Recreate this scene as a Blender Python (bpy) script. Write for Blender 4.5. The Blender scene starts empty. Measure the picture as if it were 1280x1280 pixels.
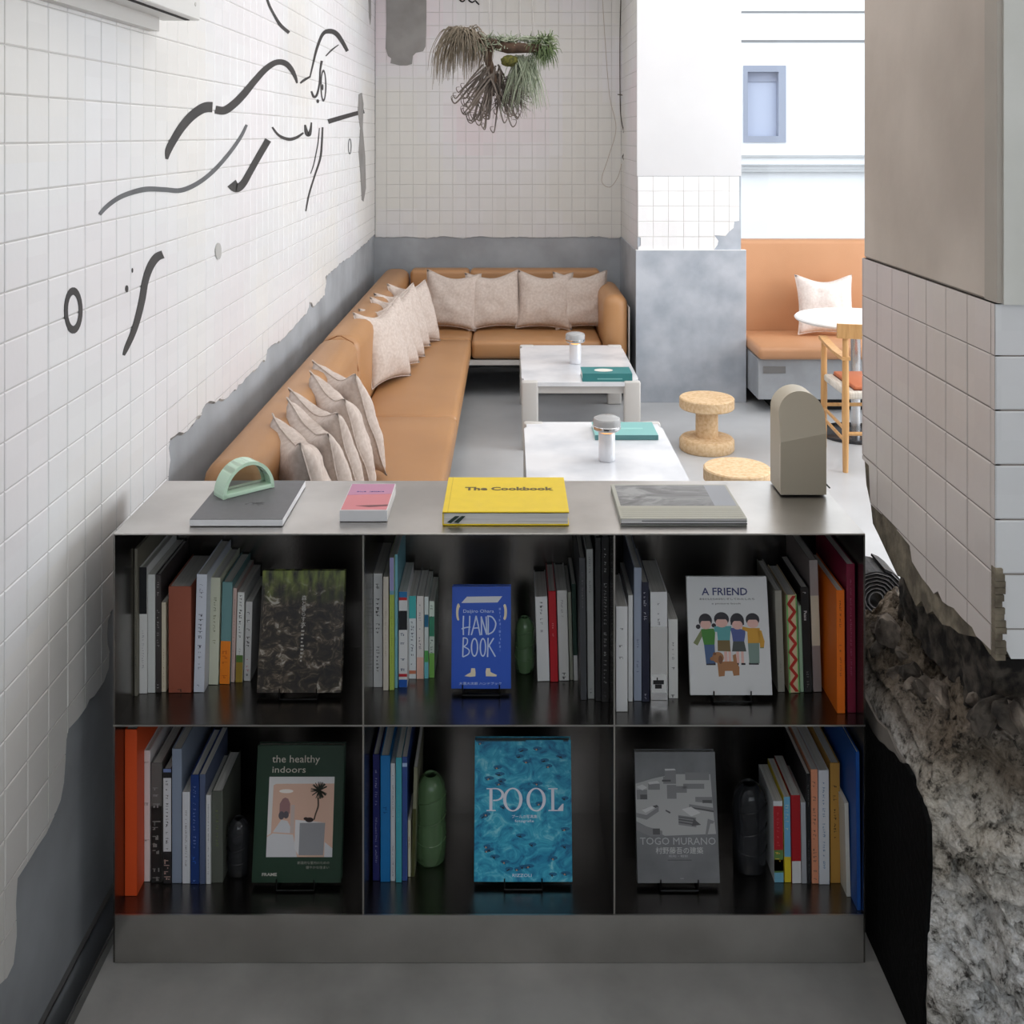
import bpy, bmesh, math, random
from mathutils import Vector, Matrix, noise
from mathutils.geometry import tessellate_polygon
random.seed(7)
SC = bpy.context.scene
COL = SC.collection
PI = math.pi
# ---------------------------------------------------------------- camera, world, lights, exposure
FPX, VX, VY, CZ = 1310.0, 637.0, 168.0, 1.76      # focal length in pixels, vanishing point, eye height
cam_d = bpy.data.cameras.new('camera'); cam = bpy.data.objects.new('camera', cam_d); COL.objects.link(cam)
cam_d.sensor_width = 36; cam_d.lens = 36 * FPX / 1280
cam_d.shift_x = (640 - VX) / 1280; cam_d.shift_y = -(640 - VY) / 1280
cam.location = (0, 0, CZ); cam.rotation_euler = (PI / 2, 0, 0)
cam_d.clip_start = .05; cam_d.clip_end = 200
SC.camera = cam
W = bpy.data.worlds.new('overcast_sky'); SC.world = W; W.use_nodes = True
bg = W.node_tree.nodes['Background']; bg.inputs[0].default_value = (.90, .95, 1, 1); bg.inputs[1].default_value = 2.3

def area(name, loc, rot, sx, sy, power, color=(1, 1, 1)):
    d = bpy.data.lights.new(name, 'AREA'); d.shape = 'RECTANGLE'; d.size = sx; d.size_y = sy
    d.energy = power; d.color = color
    o = bpy.data.objects.new(name, d); COL.objects.link(o); o.location = loc; o.rotation_euler = rot
    return o
area('daylight_side_window', (4.42, 5.15, 1.75), (0, PI / 2, 0), 1.9, 3.5, 135, (.97, .985, 1))
area('daylight_street_front', (-.1, -2.3, 2.0), (PI / 2, 0, 0), 2.6, 1.5, 6, (1, .985, .97))
area('near_side_fill', (2.9, .1, 2.25), (0, PI / 2, 0), .8, 1.3, 17, (1, .99, .98))  # added fill light; the wall behind it has no window
area('ceiling_fill_panel', (.9, 4.9, 3.12), (0, 0, 0), 3.2, 3.8, 56, (1, .97, .94))  # unseen overhead fill, added to brighten the back room
area('ceiling_fill_panel', (-.1, .9, 3.12), (0, 0, 0), .8, 1.6, 9, (1, .97, .94))  # unseen overhead fill for the near zone, added without a fixture
SC.view_settings.view_transform = 'Standard'; SC.view_settings.look = 'None'
SC.view_settings.gamma = 1; SC.view_settings.use_curve_mapping = False
SC.view_settings.exposure = 0.0
SC.cycles.use_denoising = True
SC.cycles.max_bounces = 10; SC.cycles.diffuse_bounces = 6; SC.cycles.glossy_bounces = 5
SC.cycles.transmission_bounces = 8; SC.cycles.transparent_max_bounces = 12
SC.cycles.sample_clamp_indirect = 8; SC.cycles.caustics_reflective = False; SC.cycles.caustics_refractive = False
SC.cycles.blur_glossy = .5

def P(px, py, y): return Vector(((px - VX) * y / FPX, y, CZ - (py - VY) * y / FPX))
def yz(py, z): return FPX * (CZ - z) / (py - VY)          # depth of the point of a horizontal plane z seen at row py
# ---------------------------------------------------------------- materials
def lin(c):
    return tuple(((v / 255) / 12.92 if v / 255 <= .04045 else ((v / 255 + .055) / 1.055) ** 2.4) for v in c)
_m = {}
def mat(name, rgb, rough=.5, metal=0., var=.0, scale=8., bump=0., bscale=None, detail=4, rgb2=None, spec=None, stretch=None, coat=0., lo=.35, hi=.65):
    """procedural material: base colour with noise mottling between rgb and rgb2, and fine bump"""
    if name in _m: return _m[name]
    m = bpy.data.materials.new(name); m.use_nodes = True; _m[name] = m
    nt = m.node_tree; N = nt.nodes; L = nt.links; b = N['Principled BSDF']
    c = lin(rgb); b.inputs['Base Color'].default_value = (*c, 1)
    b.inputs['Roughness'].default_value = rough; b.inputs['Metallic'].default_value = metal
    if spec is not None: b.inputs['Specular IOR Level'].default_value = spec
    if coat: b.inputs['Coat Weight'].default_value = coat
    m.diffuse_color = (*c, 1)
    tc = N.new('ShaderNodeTexCoord'); src = tc.outputs['Object']
    if stretch:
        mp = N.new('ShaderNodeMapping'); mp.inputs['Scale'].default_value = stretch; L.new(src, mp.inputs[0]); src = mp.outputs[0]
    if var or rgb2:
        c2 = lin(rgb2) if rgb2 else tuple(min(1, v * (1 - var)) for v in c)
        n = N.new('ShaderNodeTexNoise'); n.inputs['Scale'].default_value = scale; n.inputs['Detail'].default_value = detail
        L.new(src, n.inputs['Vector'])
        r = N.new('ShaderNodeValToRGB'); r.color_ramp.elements[0].position = lo; r.color_ramp.elements[1].position = hi
        r.color_ramp.elements[0].color = (*c2, 1); r.color_ramp.elements[1].color = (*c, 1)
        L.new(n.outputs['Fac'], r.inputs[0]); L.new(r.outputs[0], b.inputs['Base Color'])
    if bump:
        n2 = N.new('ShaderNodeTexNoise'); n2.inputs['Scale'].default_value = bscale or scale * 6; n2.inputs['Detail'].default_value = 6
        L.new(src, n2.inputs['Vector'])
        bp = N.new('ShaderNodeBump'); bp.inputs['Strength'].default_value = bump; bp.inputs['Distance'].default_value = .004
        L.new(n2.outputs['Fac'], bp.inputs['Height']); L.new(bp.outputs[0], b.inputs['Normal'])
    return m
def cm(rgb, rough=.5, metal=0):
    rgb = tuple(int(v) for v in rgb)
    return mat('print_%d_%d_%d_%d' % (*rgb, int(rough * 100)), rgb, rough, metal)

def tile_material(name, base, warm, pink):
    """glazed tile painted over: each 100 mm cell of the wall gets its own slight tint"""
    m = bpy.data.materials.new(name); m.use_nodes = True; _m[name] = m
    nt = m.node_tree; N = nt.nodes; L = nt.links; b = N['Principled BSDF']
    b.inputs['Roughness'].default_value = .34
    g = N.new('ShaderNodeNewGeometry')
    sn = N.new('ShaderNodeVectorMath'); sn.operation = 'SNAP'; sn.inputs[1].default_value = (.1, .1, .1); L.new(g.outputs['Position'], sn.inputs[0])
    wn = N.new('ShaderNodeTexWhiteNoise'); wn.noise_dimensions = '3D'; L.new(sn.outputs[0], wn.inputs['Vector'])
    nz = N.new('ShaderNodeTexNoise'); nz.inputs['Scale'].default_value = 1.1; nz.inputs['Detail'].default_value = 1; L.new(sn.outputs[0], nz.inputs['Vector'])
    r = N.new('ShaderNodeValToRGB'); cr = r.color_ramp; cr.interpolation = 'LINEAR'
    cr.elements[0].position = .38; cr.elements[0].color = (*lin(pink), 1)
    cr.elements[1].position = .62; cr.elements[1].color = (*lin(warm), 1)
    e = cr.elements.new(.5); e.color = (*lin(base), 1)
    L.new(nz.outputs['Fac'], r.inputs[0])
    hv = N.new('ShaderNodeHueSaturation'); L.new(r.outputs[0], hv.inputs['Color'])
    mr = N.new('ShaderNodeMapRange'); mr.inputs[3].default_value = .975; mr.inputs[4].default_value = 1.01
    L.new(wn.outputs['Value'], mr.inputs[0]); L.new(mr.outputs[0], hv.inputs['Value'])
    L.new(hv.outputs[0], b.inputs['Base Color'])
    n2 = N.new('ShaderNodeTexNoise'); n2.inputs['Scale'].default_value = 26; L.new(g.outputs['Position'], n2.inputs['Vector'])
    bp = N.new('ShaderNodeBump'); bp.inputs['Strength'].default_value = .25; bp.inputs['Distance'].default_value = .003
    L.new(n2.outputs['Fac'], bp.inputs['Height']); L.new(bp.outputs[0], b.inputs['Normal'])
    return m
M_TILE = tile_material('glazed_white_tile', (224, 225, 227), (225, 224, 222), (223, 221, 224))
M_TILEB = tile_material('glazed_blush_tile', (214, 213, 215), (212, 211, 207), (216, 207, 211))
M_TILEC = tile_material('column_tile', (238, 239, 241), (238, 238, 238), (236, 235, 238))
M_TILEP = tile_material('glazed_grey_tile', (212, 203, 198), (209, 200, 193), (210, 199, 197))
M_GROUT = mat('tile_grout', (200, 198, 197), .9, var=.15, scale=5)
M_GROUTP = mat('tile_grout_dark', (142, 134, 128), .9, var=.15, scale=5)
M_CONC = mat('grey_concrete_plaster', (168, 173, 179), .75, rgb2=(146, 150, 155), scale=3.2, detail=8, bump=.25, bscale=30)
M_CONC2 = mat('pale_blue_concrete', (186, 192, 201), .7, rgb2=(156, 164, 175), scale=4.5, detail=9, bump=.12, bscale=40)
M_CONC3 = mat('warm_concrete', (204, 192, 181), .8, rgb2=(180, 168, 157), scale=2.2, detail=9, bump=.2, bscale=26)
M_CONC4 = mat('light_concrete', (224, 224, 220), .8, rgb2=(208, 208, 202), scale=3, detail=8, bump=.15, bscale=30)
M_FLOORB = mat('polished_floor', (196, 199, 202), .32, rgb2=(176, 179, 182), scale=1.6, detail=8, bump=.05, bscale=60)
M_FLOORF = mat('worn_floor', (172, 171, 168), .55, rgb2=(138, 137, 134), scale=3.0, detail=10, bump=.15, bscale=50)
M_WHITE = mat('white_paint', (236, 237, 238), .6, var=.03, scale=3, bump=.05, bscale=30)
M_CEIL = mat('ceiling_paint', (225, 224, 222), .8, var=.03, scale=2)
M_BLACK = mat('black_bitumen', (9, 9, 10), .85, rgb2=(4, 4, 5), scale=20, bump=.6, bscale=60, spec=.15)
M_DARKGAP = mat('dark_gap', (16, 16, 17), .8)
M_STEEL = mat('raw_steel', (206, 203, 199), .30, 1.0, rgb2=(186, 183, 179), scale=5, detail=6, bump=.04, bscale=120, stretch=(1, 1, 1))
M_STEEL_SHADED = mat('shaded_inner_steel', (138, 135, 132), .25, 1.0, rgb2=(114, 111, 109), scale=5, detail=6, bump=.04, bscale=120)  # same shelf steel, darkened to paint in the shade inside the cells
M_STEELD = mat('raw_steel_edge', (170, 168, 165), .3, 1.0)
M_LEATHER = mat('tan_leather', (176, 131, 88), .42, rgb2=(166, 122, 81), scale=2, bump=.18, bscale=220)
M_LEATHER2 = mat('banquette_leather', (200, 150, 112), .45, rgb2=(192, 142, 104), scale=2, bump=.18, bscale=200)
M_LINEN = mat('linen_fabric', (206, 194, 186), .95, rgb2=(192, 178, 169), scale=60, detail=3, bump=.5, bscale=420, spec=.1)
M_LINENW = mat('white_linen', (232, 224, 220), .95, rgb2=(220, 210, 205), scale=60, bump=.4, bscale=400, spec=.1)
M_CORK = mat('cork', (226, 198, 160), .8, rgb2=(206, 170, 126), scale=60, detail=6, bump=.4, bscale=150, lo=.3, hi=.6)
M_MARBLE = mat('white_marble', (232, 234, 238), .22, rgb2=(205, 209, 216), scale=3.4, detail=8, lo=.32, hi=.55)
M_GREYM = mat('pale_grey_lacquer', (200, 198, 195), .4)
M_WOOD = mat('pale_oak', (214, 168, 112), .45, rgb2=(196, 148, 92), scale=9, stretch=(6, 6, .8), bump=.05)
M_BLKMET = mat('black_wire', (14, 14, 14), .4, .6)
M_PAGE = mat('paper_pages', (205, 203, 198), .9, rgb2=(184, 182, 176), scale=3, stretch=(260, 1, 1), lo=.4, hi=.6)
M_PAGEH = mat('paper_block', (232, 230, 228), .9, rgb2=(205, 203, 202), scale=3, stretch=(1, 1, 260), lo=.4, hi=.6)
M_BEIGE = mat('beige_enamel', (184, 175, 156), .42, var=.03, scale=4)
M_MURAL = mat('black_mural_paint', (36, 35, 36), .6, rgb2=(50, 48, 48), scale=9, detail=6)
M_MURALG = mat('grey_mural_paint', (92, 95, 98), .6, rgb2=(78, 80, 83), scale=9)
M_PATCH = mat('grey_repair_plaster', (148, 146, 144), .85, rgb2=(132, 130, 128), scale=6, bump=.2, bscale=40)

def glass(name, rgb, rough=.0, ior=1.45, trans=1.0):
    m = bpy.data.materials.new(name); m.use_nodes = True; b = m.node_tree.nodes['Principled BSDF']
    b.inputs['Base Color'].default_value = (*lin(rgb), 1); b.inputs['Roughness'].default_value = rough
    b.inputs['IOR'].default_value = ior; b.inputs['Transmission Weight'].default_value = trans
    return m
def pane_mat(name, tint=(1, 1, 1)):
    m = bpy.data.materials.new(name); m.use_nodes = True; nt = m.node_tree; N = nt.nodes; N.remove(N['Principled BSDF'])
    o = N['Material Output']; t = N.new('ShaderNodeBsdfTransparent'); t.inputs[0].default_value = (*tint, 1)
    g = N.new('ShaderNodeBsdfGlossy'); g.inputs['Roughness'].default_value = .02
    f = N.new('ShaderNodeFresnel'); f.inputs[0].default_value = 1.45; mx = N.new('ShaderNodeMixShader')
    nt.links.new(f.outputs[0], mx.inputs[0]); nt.links.new(t.outputs[0], mx.inputs[1]); nt.links.new(g.outputs[0], mx.inputs[2]); nt.links.new(mx.outputs[0], o.inputs[0])
    return m
M_PANE = pane_mat('window_glass', (.97, .985, 1))
def emis(name, rgb, s):
    m = bpy.data.materials.new(name); m.use_nodes = True; b = m.node_tree.nodes['Principled BSDF']
    b.inputs['Base Color'].default_value = (*lin(rgb), 1); b.inputs['Emission Color'].default_value = (*lin(rgb), 1); b.inputs['Emission Strength'].default_value = s
    return m
# ---------------------------------------------------------------- objects
def link(name, me, m=None, parent=None, loc=(0, 0, 0), rot=(0, 0, 0), **props):
    o = bpy.data.objects.new(name, me); COL.objects.link(o)
    o.location = loc; o.rotation_euler = rot
    if m is not None and me is not None and not me.materials: me.materials.append(m)
    if parent is not None: o.parent = parent
    for k, v in props.items(): o[k] = v
    return o
def thing(name, label, cat, loc=(0, 0, 0), rot=(0, 0, 0), group=None):
    o = link(name, None, None, None, loc, rot); o.empty_display_size = .05
    o['label'] = label; o['category'] = cat
    if group: o['group'] = group
    return o
def tag(o, label, cat, group=None):
    o['label'] = label; o['category'] = cat
    if group: o['group'] = group
    return o
def done(bm, name, smooth=False):
    me = bpy.data.meshes.new(name); bmesh.ops.recalc_face_normals(bm, faces=bm.faces); bm.to_mesh(me); bm.free()
    if smooth:
        me.polygons.foreach_set('use_smooth', [True] * len(me.polygons))
    return me
def auto_smooth(me, ang=40):
    me.polygons.foreach_set('use_smooth', [True] * len(me.polygons))
    me.set_sharp_from_angle(angle=math.radians(ang)) if hasattr(me, 'set_sharp_from_angle') else None
    return me
def add_box(bm, x0, x1, y0, y1, z0, z1, M=None, bev=0, seg=1):
    r = bmesh.ops.create_cube(bm, size=1)
    vs = r['verts']
    for v in vs:
        v.co = Vector((x0 + (v.co.x + .5) * (x1 - x0), y0 + (v.co.y + .5) * (y1 - y0), z0 + (v.co.z + .5) * (z1 - z0)))
    if bev:
        es = list({e for v in vs for e in v.link_edges})
        rr = bmesh.ops.bevel(bm, geom=es, offset=bev, segments=seg, profile=.5, affect='EDGES', clamp_overlap=True)
        vs = list({v for f in rr['faces'] for v in f.verts} | {v for v in vs if v.is_valid})
    if M is not None:
        for v in vs: v.co = M @ v.co
    return vs
def box(name, m, x0, x1, y0, y1, z0, z1, parent=None, bev=0, seg=1, **props):
    bm = bmesh.new(); add_box(bm, x0, x1, y0, y1, z0, z1, None, bev, seg)
    me = done(bm, name)
    if seg > 1: auto_smooth(me, 35)
    return link(name, me, m, parent, **props)
def add_tube(bm, pts, r, n=6, caps=True, rot0=0):
    pts = [Vector(p) for p in pts]; rs = r if isinstance(r, (list, tuple)) else [r] * len(pts)
    rings = []; up = None
    for i, p in enumerate(pts):
        t = (pts[min(i + 1, len(pts) - 1)] - pts[max(i - 1, 0)])
        if t.length < 1e-9: t = Vector((0, 0, 1))
        t.normalize()
        if up is None: up = Vector((0, 0, 1)) if abs(t.z) < .9 else Vector((1, 0, 0))
        a = t.cross(up)
        if a.length < 1e-6: a = t.orthogonal()
        a.normalize(); b = t.cross(a).normalized(); up = -b if False else up
        rings.append([bm.verts.new(p + (a * math.cos(rot0 + 2 * PI * k / n) + b * math.sin(rot0 + 2 * PI * k / n)) * rs[i]) for k in range(n)])
    for i in range(len(rings) - 1):
        for k in range(n):
            bm.faces.new((rings[i][k], rings[i][(k + 1) % n], rings[i + 1][(k + 1) % n], rings[i + 1][k]))
    if caps:
        bm.faces.new(rings[0][::-1]); bm.faces.new(rings[-1])
def add_lathe(bm, prof, n=32, c=(0, 0, 0)):
    rings = []
    for r, z in prof:
        if r < 1e-6: rings.append([bm.verts.new((c[0], c[1], c[2] + z))])
        else: rings.append([bm.verts.new((c[0] + r * math.cos(2 * PI * k / n), c[1] + r * math.sin(2 * PI * k / n), c[2] + z)) for k in range(n)])
    for a, b in zip(rings, rings[1:]):
        for k in range(n):
            k2 = (k + 1) % n
            if len(a) == 1 and len(b) == 1: continue
            if len(a) == 1: bm.faces.new((a[0], b[k2], b[k]))
            elif len(b) == 1: bm.faces.new((a[k], a[k2], b[0]))
            else: bm.faces.new((a[k], a[k2], b[k2], b[k]))
def lathe(name, m, prof, n=32, parent=None, c=(0, 0, 0), ang=40, **props):
    bm = bmesh.new(); add_lathe(bm, prof, n, c); return link(name, auto_smooth(done(bm, name), ang), m, parent, **props)
def tube(name, m, pts, r, n=8, parent=None, **props):
    bm = bmesh.new(); add_tube(bm, pts, r, n); return link(name, auto_smooth(done(bm, name), 50), m, parent, **props)
def area2(p): return sum(a[0] * b[1] - b[0] * a[1] for a, b in zip(p, p[1:] + p[:1])) / 2
def add_prism(bm, poly, f0, f1):
    """poly: 2D outline; f0/f1 map (u, v) to the back and front 3D point"""
    if len(poly) < 3: return
    a = [bm.verts.new(f0(u, v)) for u, v in poly]; b = [bm.verts.new(f1(u, v)) for u, v in poly]
    n = len(poly)
    for k in range(n): bm.faces.new((a[k], a[(k + 1) % n], b[(k + 1) % n], b[k]))
    tris = tessellate_polygon([[Vector((u, v, 0)) for u, v in poly]])
    for t in tris:
        try:
            bm.faces.new([b[i] for i in t]); bm.faces.new([a[i] for i in reversed(t)])
        except ValueError: pass
def clip_rect(poly, x0, x1, y0, y1):
    for ax, lim, keep in ((0, x0, 1), (0, x1, -1), (1, y0, 1), (1, y1, -1)):
        out = []; n = len(poly)
        for i in range(n):
            a, b = poly[i], poly[(i + 1) % n]
            ia = (a[ax] - lim) * keep >= 0; ib = (b[ax] - lim) * keep >= 0
            if ia: out.append(a)
            if ia != ib:
                t = (lim - a[ax]) / (b[ax] - a[ax]); out.append((a[0] + t * (b[0] - a[0]), a[1] + t * (b[1] - a[1])))
        poly = out
        if len(poly) < 3: return []
    q = []
    for p in poly:
        if not q or (abs(p[0] - q[-1][0]) + abs(p[1] - q[-1][1])) > 1e-6: q.append(p)
    while len(q) > 1 and (abs(q[0][0] - q[-1][0]) + abs(q[0][1] - q[-1][1])) < 1e-6: q.pop()
    return q if len(q) >= 3 and abs(area2(q)) > 2e-6 else []
def tile_mesh(w, h, t, ch=.0022):
    """a tile centred at the origin in its own x (width), z (height), face towards -y"""
    bm = bmesh.new()
    o = [bm.verts.new((sx * w / 2, t, sz * h / 2)) for sx, sz in ((-1, -1), (1, -1), (1, 1), (-1, 1))]
    mid = [bm.verts.new((sx * w / 2, ch * .7, sz * h / 2)) for sx, sz in ((-1, -1), (1, -1), (1, 1), (-1, 1))]
    f = [bm.verts.new((sx * (w / 2 - ch), 0, sz * (h / 2 - ch))) for sx, sz in ((-1, -1), (1, -1), (1, 1), (-1, 1))]
    for A, B in ((o, mid), (mid, f)):
        for k in range(4): bm.faces.new((A[k], A[(k + 1) % 4], B[(k + 1) % 4], B[k]))
    bm.faces.new(f); bm.faces.new(o[::-1])
    return done(bm, 'tile')
def tile_wall(parent, region, U0, V0, to3, rotz, m, mg, pitch=.1, thick=.007, gap=.003, ulim=(0, 1), vlim=(0, 1), rank=None, most=300, grout=True, jit=.0006):
    """tiles region (2D polygon in wall u, v); to3(u, v, d) -> point d in front of the wall plane; rank(u, v) -> the bigger, the larger in the photo"""
    cells = []
    i0 = math.floor((ulim[0] - U0) / pitch); i1 = math.ceil((ulim[1] - U0) / pitch)
    j0 = math.floor((vlim[0] - V0) / pitch); j1 = math.ceil((vlim[1] - V0) / pitch)
    for i in range(i0, i1):
        for j in range(j0, j1):
            a = U0 + i * pitch + gap / 2; b = V0 + j * pitch + gap / 2; s = pitch - gap
            q = clip_rect(region, a, a + s, b, b + s)
            if not q: continue
            full = abs(abs(area2(q)) - s * s) < 1e-6
            cells.append((rank(a + s / 2, b + s / 2) if rank else 0, a, b, s, q, full))
    cells.sort(key=lambda c: -c[0])
    shared = tile_mesh(pitch - gap, pitch - gap, thick); shared.materials.append(m)
    R = random.Random(3)
    rest = bmesh.new(); nrest = 0
    for k, (_, a, b, s, q, full) in enumerate(cells):
        if k < most:
            if full:
                o = link('tile', shared, None, parent, to3(a + s / 2, b + s / 2, thick + R.uniform(0, jit)), (R.uniform(-.004, .004), 0, rotz + R.uniform(-.004, .004)))
            else:
                bm = bmesh.new(); add_prism(bm, q, lambda u, v: to3(u, v, 0), lambda u, v: to3(u, v, thick)); link('tile', done(bm, 'tile'), m, parent)
        else:
            nrest += 1; dj = R.uniform(0, jit)
            if full:
                c = .0022
                add_prism(rest, q, lambda u, v: to3(u, v, 0), lambda u, v: to3(u, v, thick - .0015 + dj))
                cu, cv = a + s / 2, b + s / 2
                # chamfered face: pull the front outline in
                rest.verts.ensure_lookup_table()
                pts = [to3(a + c, b + c, thick + dj), to3(a + s - c, b + c, thick + dj), to3(a + s - c, b + s - c, thick + dj), to3(a + c, b + s - c, thick + dj)]
                f = [rest.verts.new(p) for p in pts]; g = [rest.verts.new(to3(u, v, thick - .0015 + dj)) for u, v in ((a, b), (a + s, b), (a + s, b + s), (a, b + s))]
                rest.faces.new(f)
                for kk in range(4): rest.faces.new((g[kk], g[(kk + 1) % 4], f[(kk + 1) % 4], f[kk]))
            else:
                add_prism(rest, q, lambda u, v: to3(u, v, 0), lambda u, v: to3(u, v, thick + dj))
    if nrest: link('tile_field', done(rest, 'tile_field'), m, parent, kind='stuff')
    else: rest.free()
    if grout:
        bm = bmesh.new(); add_prism(bm, region, lambda u, v: to3(u, v, -.004), lambda u, v: to3(u, v, thick - .002)); link('grout', done(bm, 'grout'), mg, parent)
    return len(cells)
def catmull(pts, n=6):
    out = []
    for i in range(len(pts) - 1):
        p0 = pts[max(i - 1, 0)]; p1 = pts[i]; p2 = pts[i + 1]; p3 = pts[min(i + 2, len(pts) - 1)]
        for k in range(n):
            t = k / n
            out.append(tuple(.5 * ((2 * p1[d]) + (-p0[d] + p2[d]) * t + (2 * p0[d] - 5 * p1[d] + 4 * p2[d] - p3[d]) * t * t + (-p0[d] + 3 * p1[d] - 3 * p2[d] + p3[d]) * t ** 3) for d in range(len(p1))))
    out.append(tuple(pts[-1])); return out
_tc = {}
def text(parent, s, size, loc, m, rot=(PI / 2, 0, 0), sx=1., align='CENTER', name='lettering', ext=.0002, off=0., fit=None):
    """lettering as a thin mesh; size is the cap height"""
    cu = bpy.data.curves.new('t', 'FONT'); cu.body = s; cu.size = size / .72; cu.align_x = align; cu.align_y = 'BOTTOM_BASELINE'; cu.extrude = ext; cu.offset = off; cu.resolution_u = 2
    o = bpy.data.objects.new('t', cu); COL.objects.link(o)
    dg = bpy.context.evaluated_depsgraph_get(); dg.update()
    me = bpy.data.meshes.new_from_object(o.evaluated_get(dg)); bpy.data.objects.remove(o); bpy.data.curves.remove(cu)
    if fit and len(me.vertices):
        xs = [v.co.x for v in me.vertices]; sx = fit / (max(xs) - min(xs))
    me.transform(Matrix.Diagonal((sx, 1, 1, 1))); me.name = name; me.materials.clear()
    return link(name, me, m, parent, loc, rot)
# ================================================================ THE SETTING
LX = -1.016; BY = 7.91; CEIL = 3.15; FZ = -.17
S = dict(kind='structure')
box('floor', M_FLOORB, -1.03, 4.6, 3.02, 8.3, -.17, 0, **S)
ff = box('floor_lower', M_FLOORF, -.945, 4.6, -2.6, 3.02, -.4, FZ, **S)
box('trim_1', M_DARKGAP, -1.2, -.945, -2.6, 3.02, -.45, -.30, **S)                # bottom of the slot between floor slab and wall
gs = box('trim_2', mat('slot_edge_concrete', (120, 120, 118), .8, var=.2, scale=12), -.970, -.9455, -2.6, 3.02, -.29, FZ - .02, **S)
box('metal_lip', M_STEELD, -.9735, -.9705, -2.6, 2.9, -.20, FZ - .017, gs)
box('metal_lip', M_STEELD, -1.0235, -1.0125, -2.6, 3.0, FZ - .006, FZ, gs)
box('ceiling', M_CEIL, -1.3, 4.7, -2.7, 8.3, CEIL, CEIL + .1, **S)
# left wall: concrete body, tiles broken off along a ragged line
wl = box('wall_left', M_CONC, LX - .25, LX - .0075, -2.6, 8.2, -.45, CEIL, **S)
wl['label'] = 'left wall of white glazed tiles broken off above grey concrete'
def lwp(px, py): y = FPX * -LX / (VX - px); return (y, CZ - (py - VY) * y / FPX)
peel = [(467, 294), (458, 303), (449, 311), (436, 322), (428, 327), (419, 335), (407, 346), (408, 353), (406, 362), (406, 369), (401, 373), (399, 377), (396, 379), (392, 383), (390, 378), (387, 377), (386, 384), (382, 393), (374, 401), (366, 411), (358, 419), (350, 427), (342, 430), (334, 437), (332, 451), (327, 452), (322, 460), (310, 470), (303, 479), (298, 481), (296, 487), (290, 490), (281, 499), (275, 498), (270, 503), (262, 501), (257, 505), (253, 512), (252, 519), (247, 520), (240, 531), (230, 541), (224, 540), (218, 545), (213, 548), (211, 560), (213, 575), (211, 590), (210, 640), (180, 700), (146, 757), (139, 765), (135, 776), (134, 792), (137, 815), (136, 835), (130, 852), (118, 870), (112, 874), (108, 884), (98, 898), (86, 911), (83, 925), (82, 950), (80, 978), (76, 1000), (68, 1020), (58, 1042), (47, 1058), (35, 1078), (22, 1098), (20, 1130), (21, 1170), (17, 1205), (9, 1222), (-20, 1255)]
pl = [lwp(*p) for p in peel]
pl2 = []
R = random.Random(11)
for a, b in zip(pl, pl[1:]):
    n = max(1, int((abs(a[0] - b[0]) + abs(a[1] - b[1])) / .035))
    for k in range(n):
        t = k / n; j = .006 if k else 0
        pl2.append((a[0] + (b[0] - a[0]) * t + R.uniform(-j, j), a[1] + (b[1] - a[1]) * t + R.uniform(-j, j)))
pl2.append(pl[-1])
regionL = [(BY - .002, pl2[0][1])] + pl2 + [(1.0, pl2[-1][1] - .2), (1.0, CEIL - .01), (BY - .002, CEIL - .01)]
nL = tile_wall(wl, regionL, 2.109, 1.941, lambda u, v, d: Vector((LX - .007 + d, u, v)), PI / 2, M_TILE, M_GROUT,
    ulim=(1.0, BY), vlim=(-.3, CEIL), rank=lambda u, v: (1 / u if (u > 2.0 and v < 1.76 + .128 * u) else -u))
# thick ragged edge of bedding mortar showing under the broken tiles
bm = bmesh.new()
ed = [p for p in pl2 if 2.0 < p[0]]
ring = [(u, v) for u, v in ed] + [(u + R.uniform(-.002, .006), v - R.uniform(.006, .02)) for u, v in reversed(ed)]
for k in range(len(ed) - 1):
    a, b = ed[k], ed[k + 1]; c = (b[0] - .0, b[1] - .004 - .012 * abs(noise.noise(Vector((b[0] * 9, b[1] * 9, 0))))); d = (a[0], a[1] - .004 - .012 * abs(noise.noise(Vector((a[0] * 9, a[1] * 9, 0)))))
    vs = [bm.verts.new((LX - .001, p[0], p[1])) for p in (a, b)] + [bm.verts.new((LX - .007, p[0], p[1])) for p in (c, d)]
    bm.faces.new(vs)
link('broken_tile_edge', done(bm, 'edge'), mat('broken_edge', (196, 194, 190), .9, rgb2=(120, 118, 116), scale=30), wl)

# back wall
CXR0 = 1.553
wb = box('wall_back', M_CONC, -1.3, CXR0, BY + .0075, 8.25, -.1, CEIL, **S)
eb = [(-1.012, .985)]
x = -1.0
while x < .83:
    eb.append((x, .984 + .016 * noise.noise(Vector((x * 7, 3, 0))) + .008 * noise.noise(Vector((x * 30, 1, 0))))); x += .025
eb.append((.84, .985))
regionB = eb + [(.84, CEIL - .01), (-1.012, CEIL - .01)]
tile_wall(wb, regionB, -.93, 2.681, lambda u, v, d: Vector((u, BY + .007 - d, v)), 0, M_TILEB, M_GROUT, ulim=(-1.1, .85), vlim=(.9, CEIL), rank=lambda u, v: -v)
pz = lambda x, y: ((x - VX) * BY / FPX, CZ - (y - VY) * BY / FPX)
def wall_poly(name, pxs, m, parent, plane, d0=-.002, d1=.0012):
    bm = bmesh.new()
    if plane == 'B': q = [pz(*p) for p in pxs]; add_prism(bm, q, lambda u, v: (u, BY - d0, v), lambda u, v: (u, BY - d1, v))
    else: q = [lwp(*p) for p in pxs]; add_prism(bm, q, lambda u, v: (LX + d0, u, v), lambda u, v: (LX + d1, u, v))
    return link(name, done(bm, name), m, parent)
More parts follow.
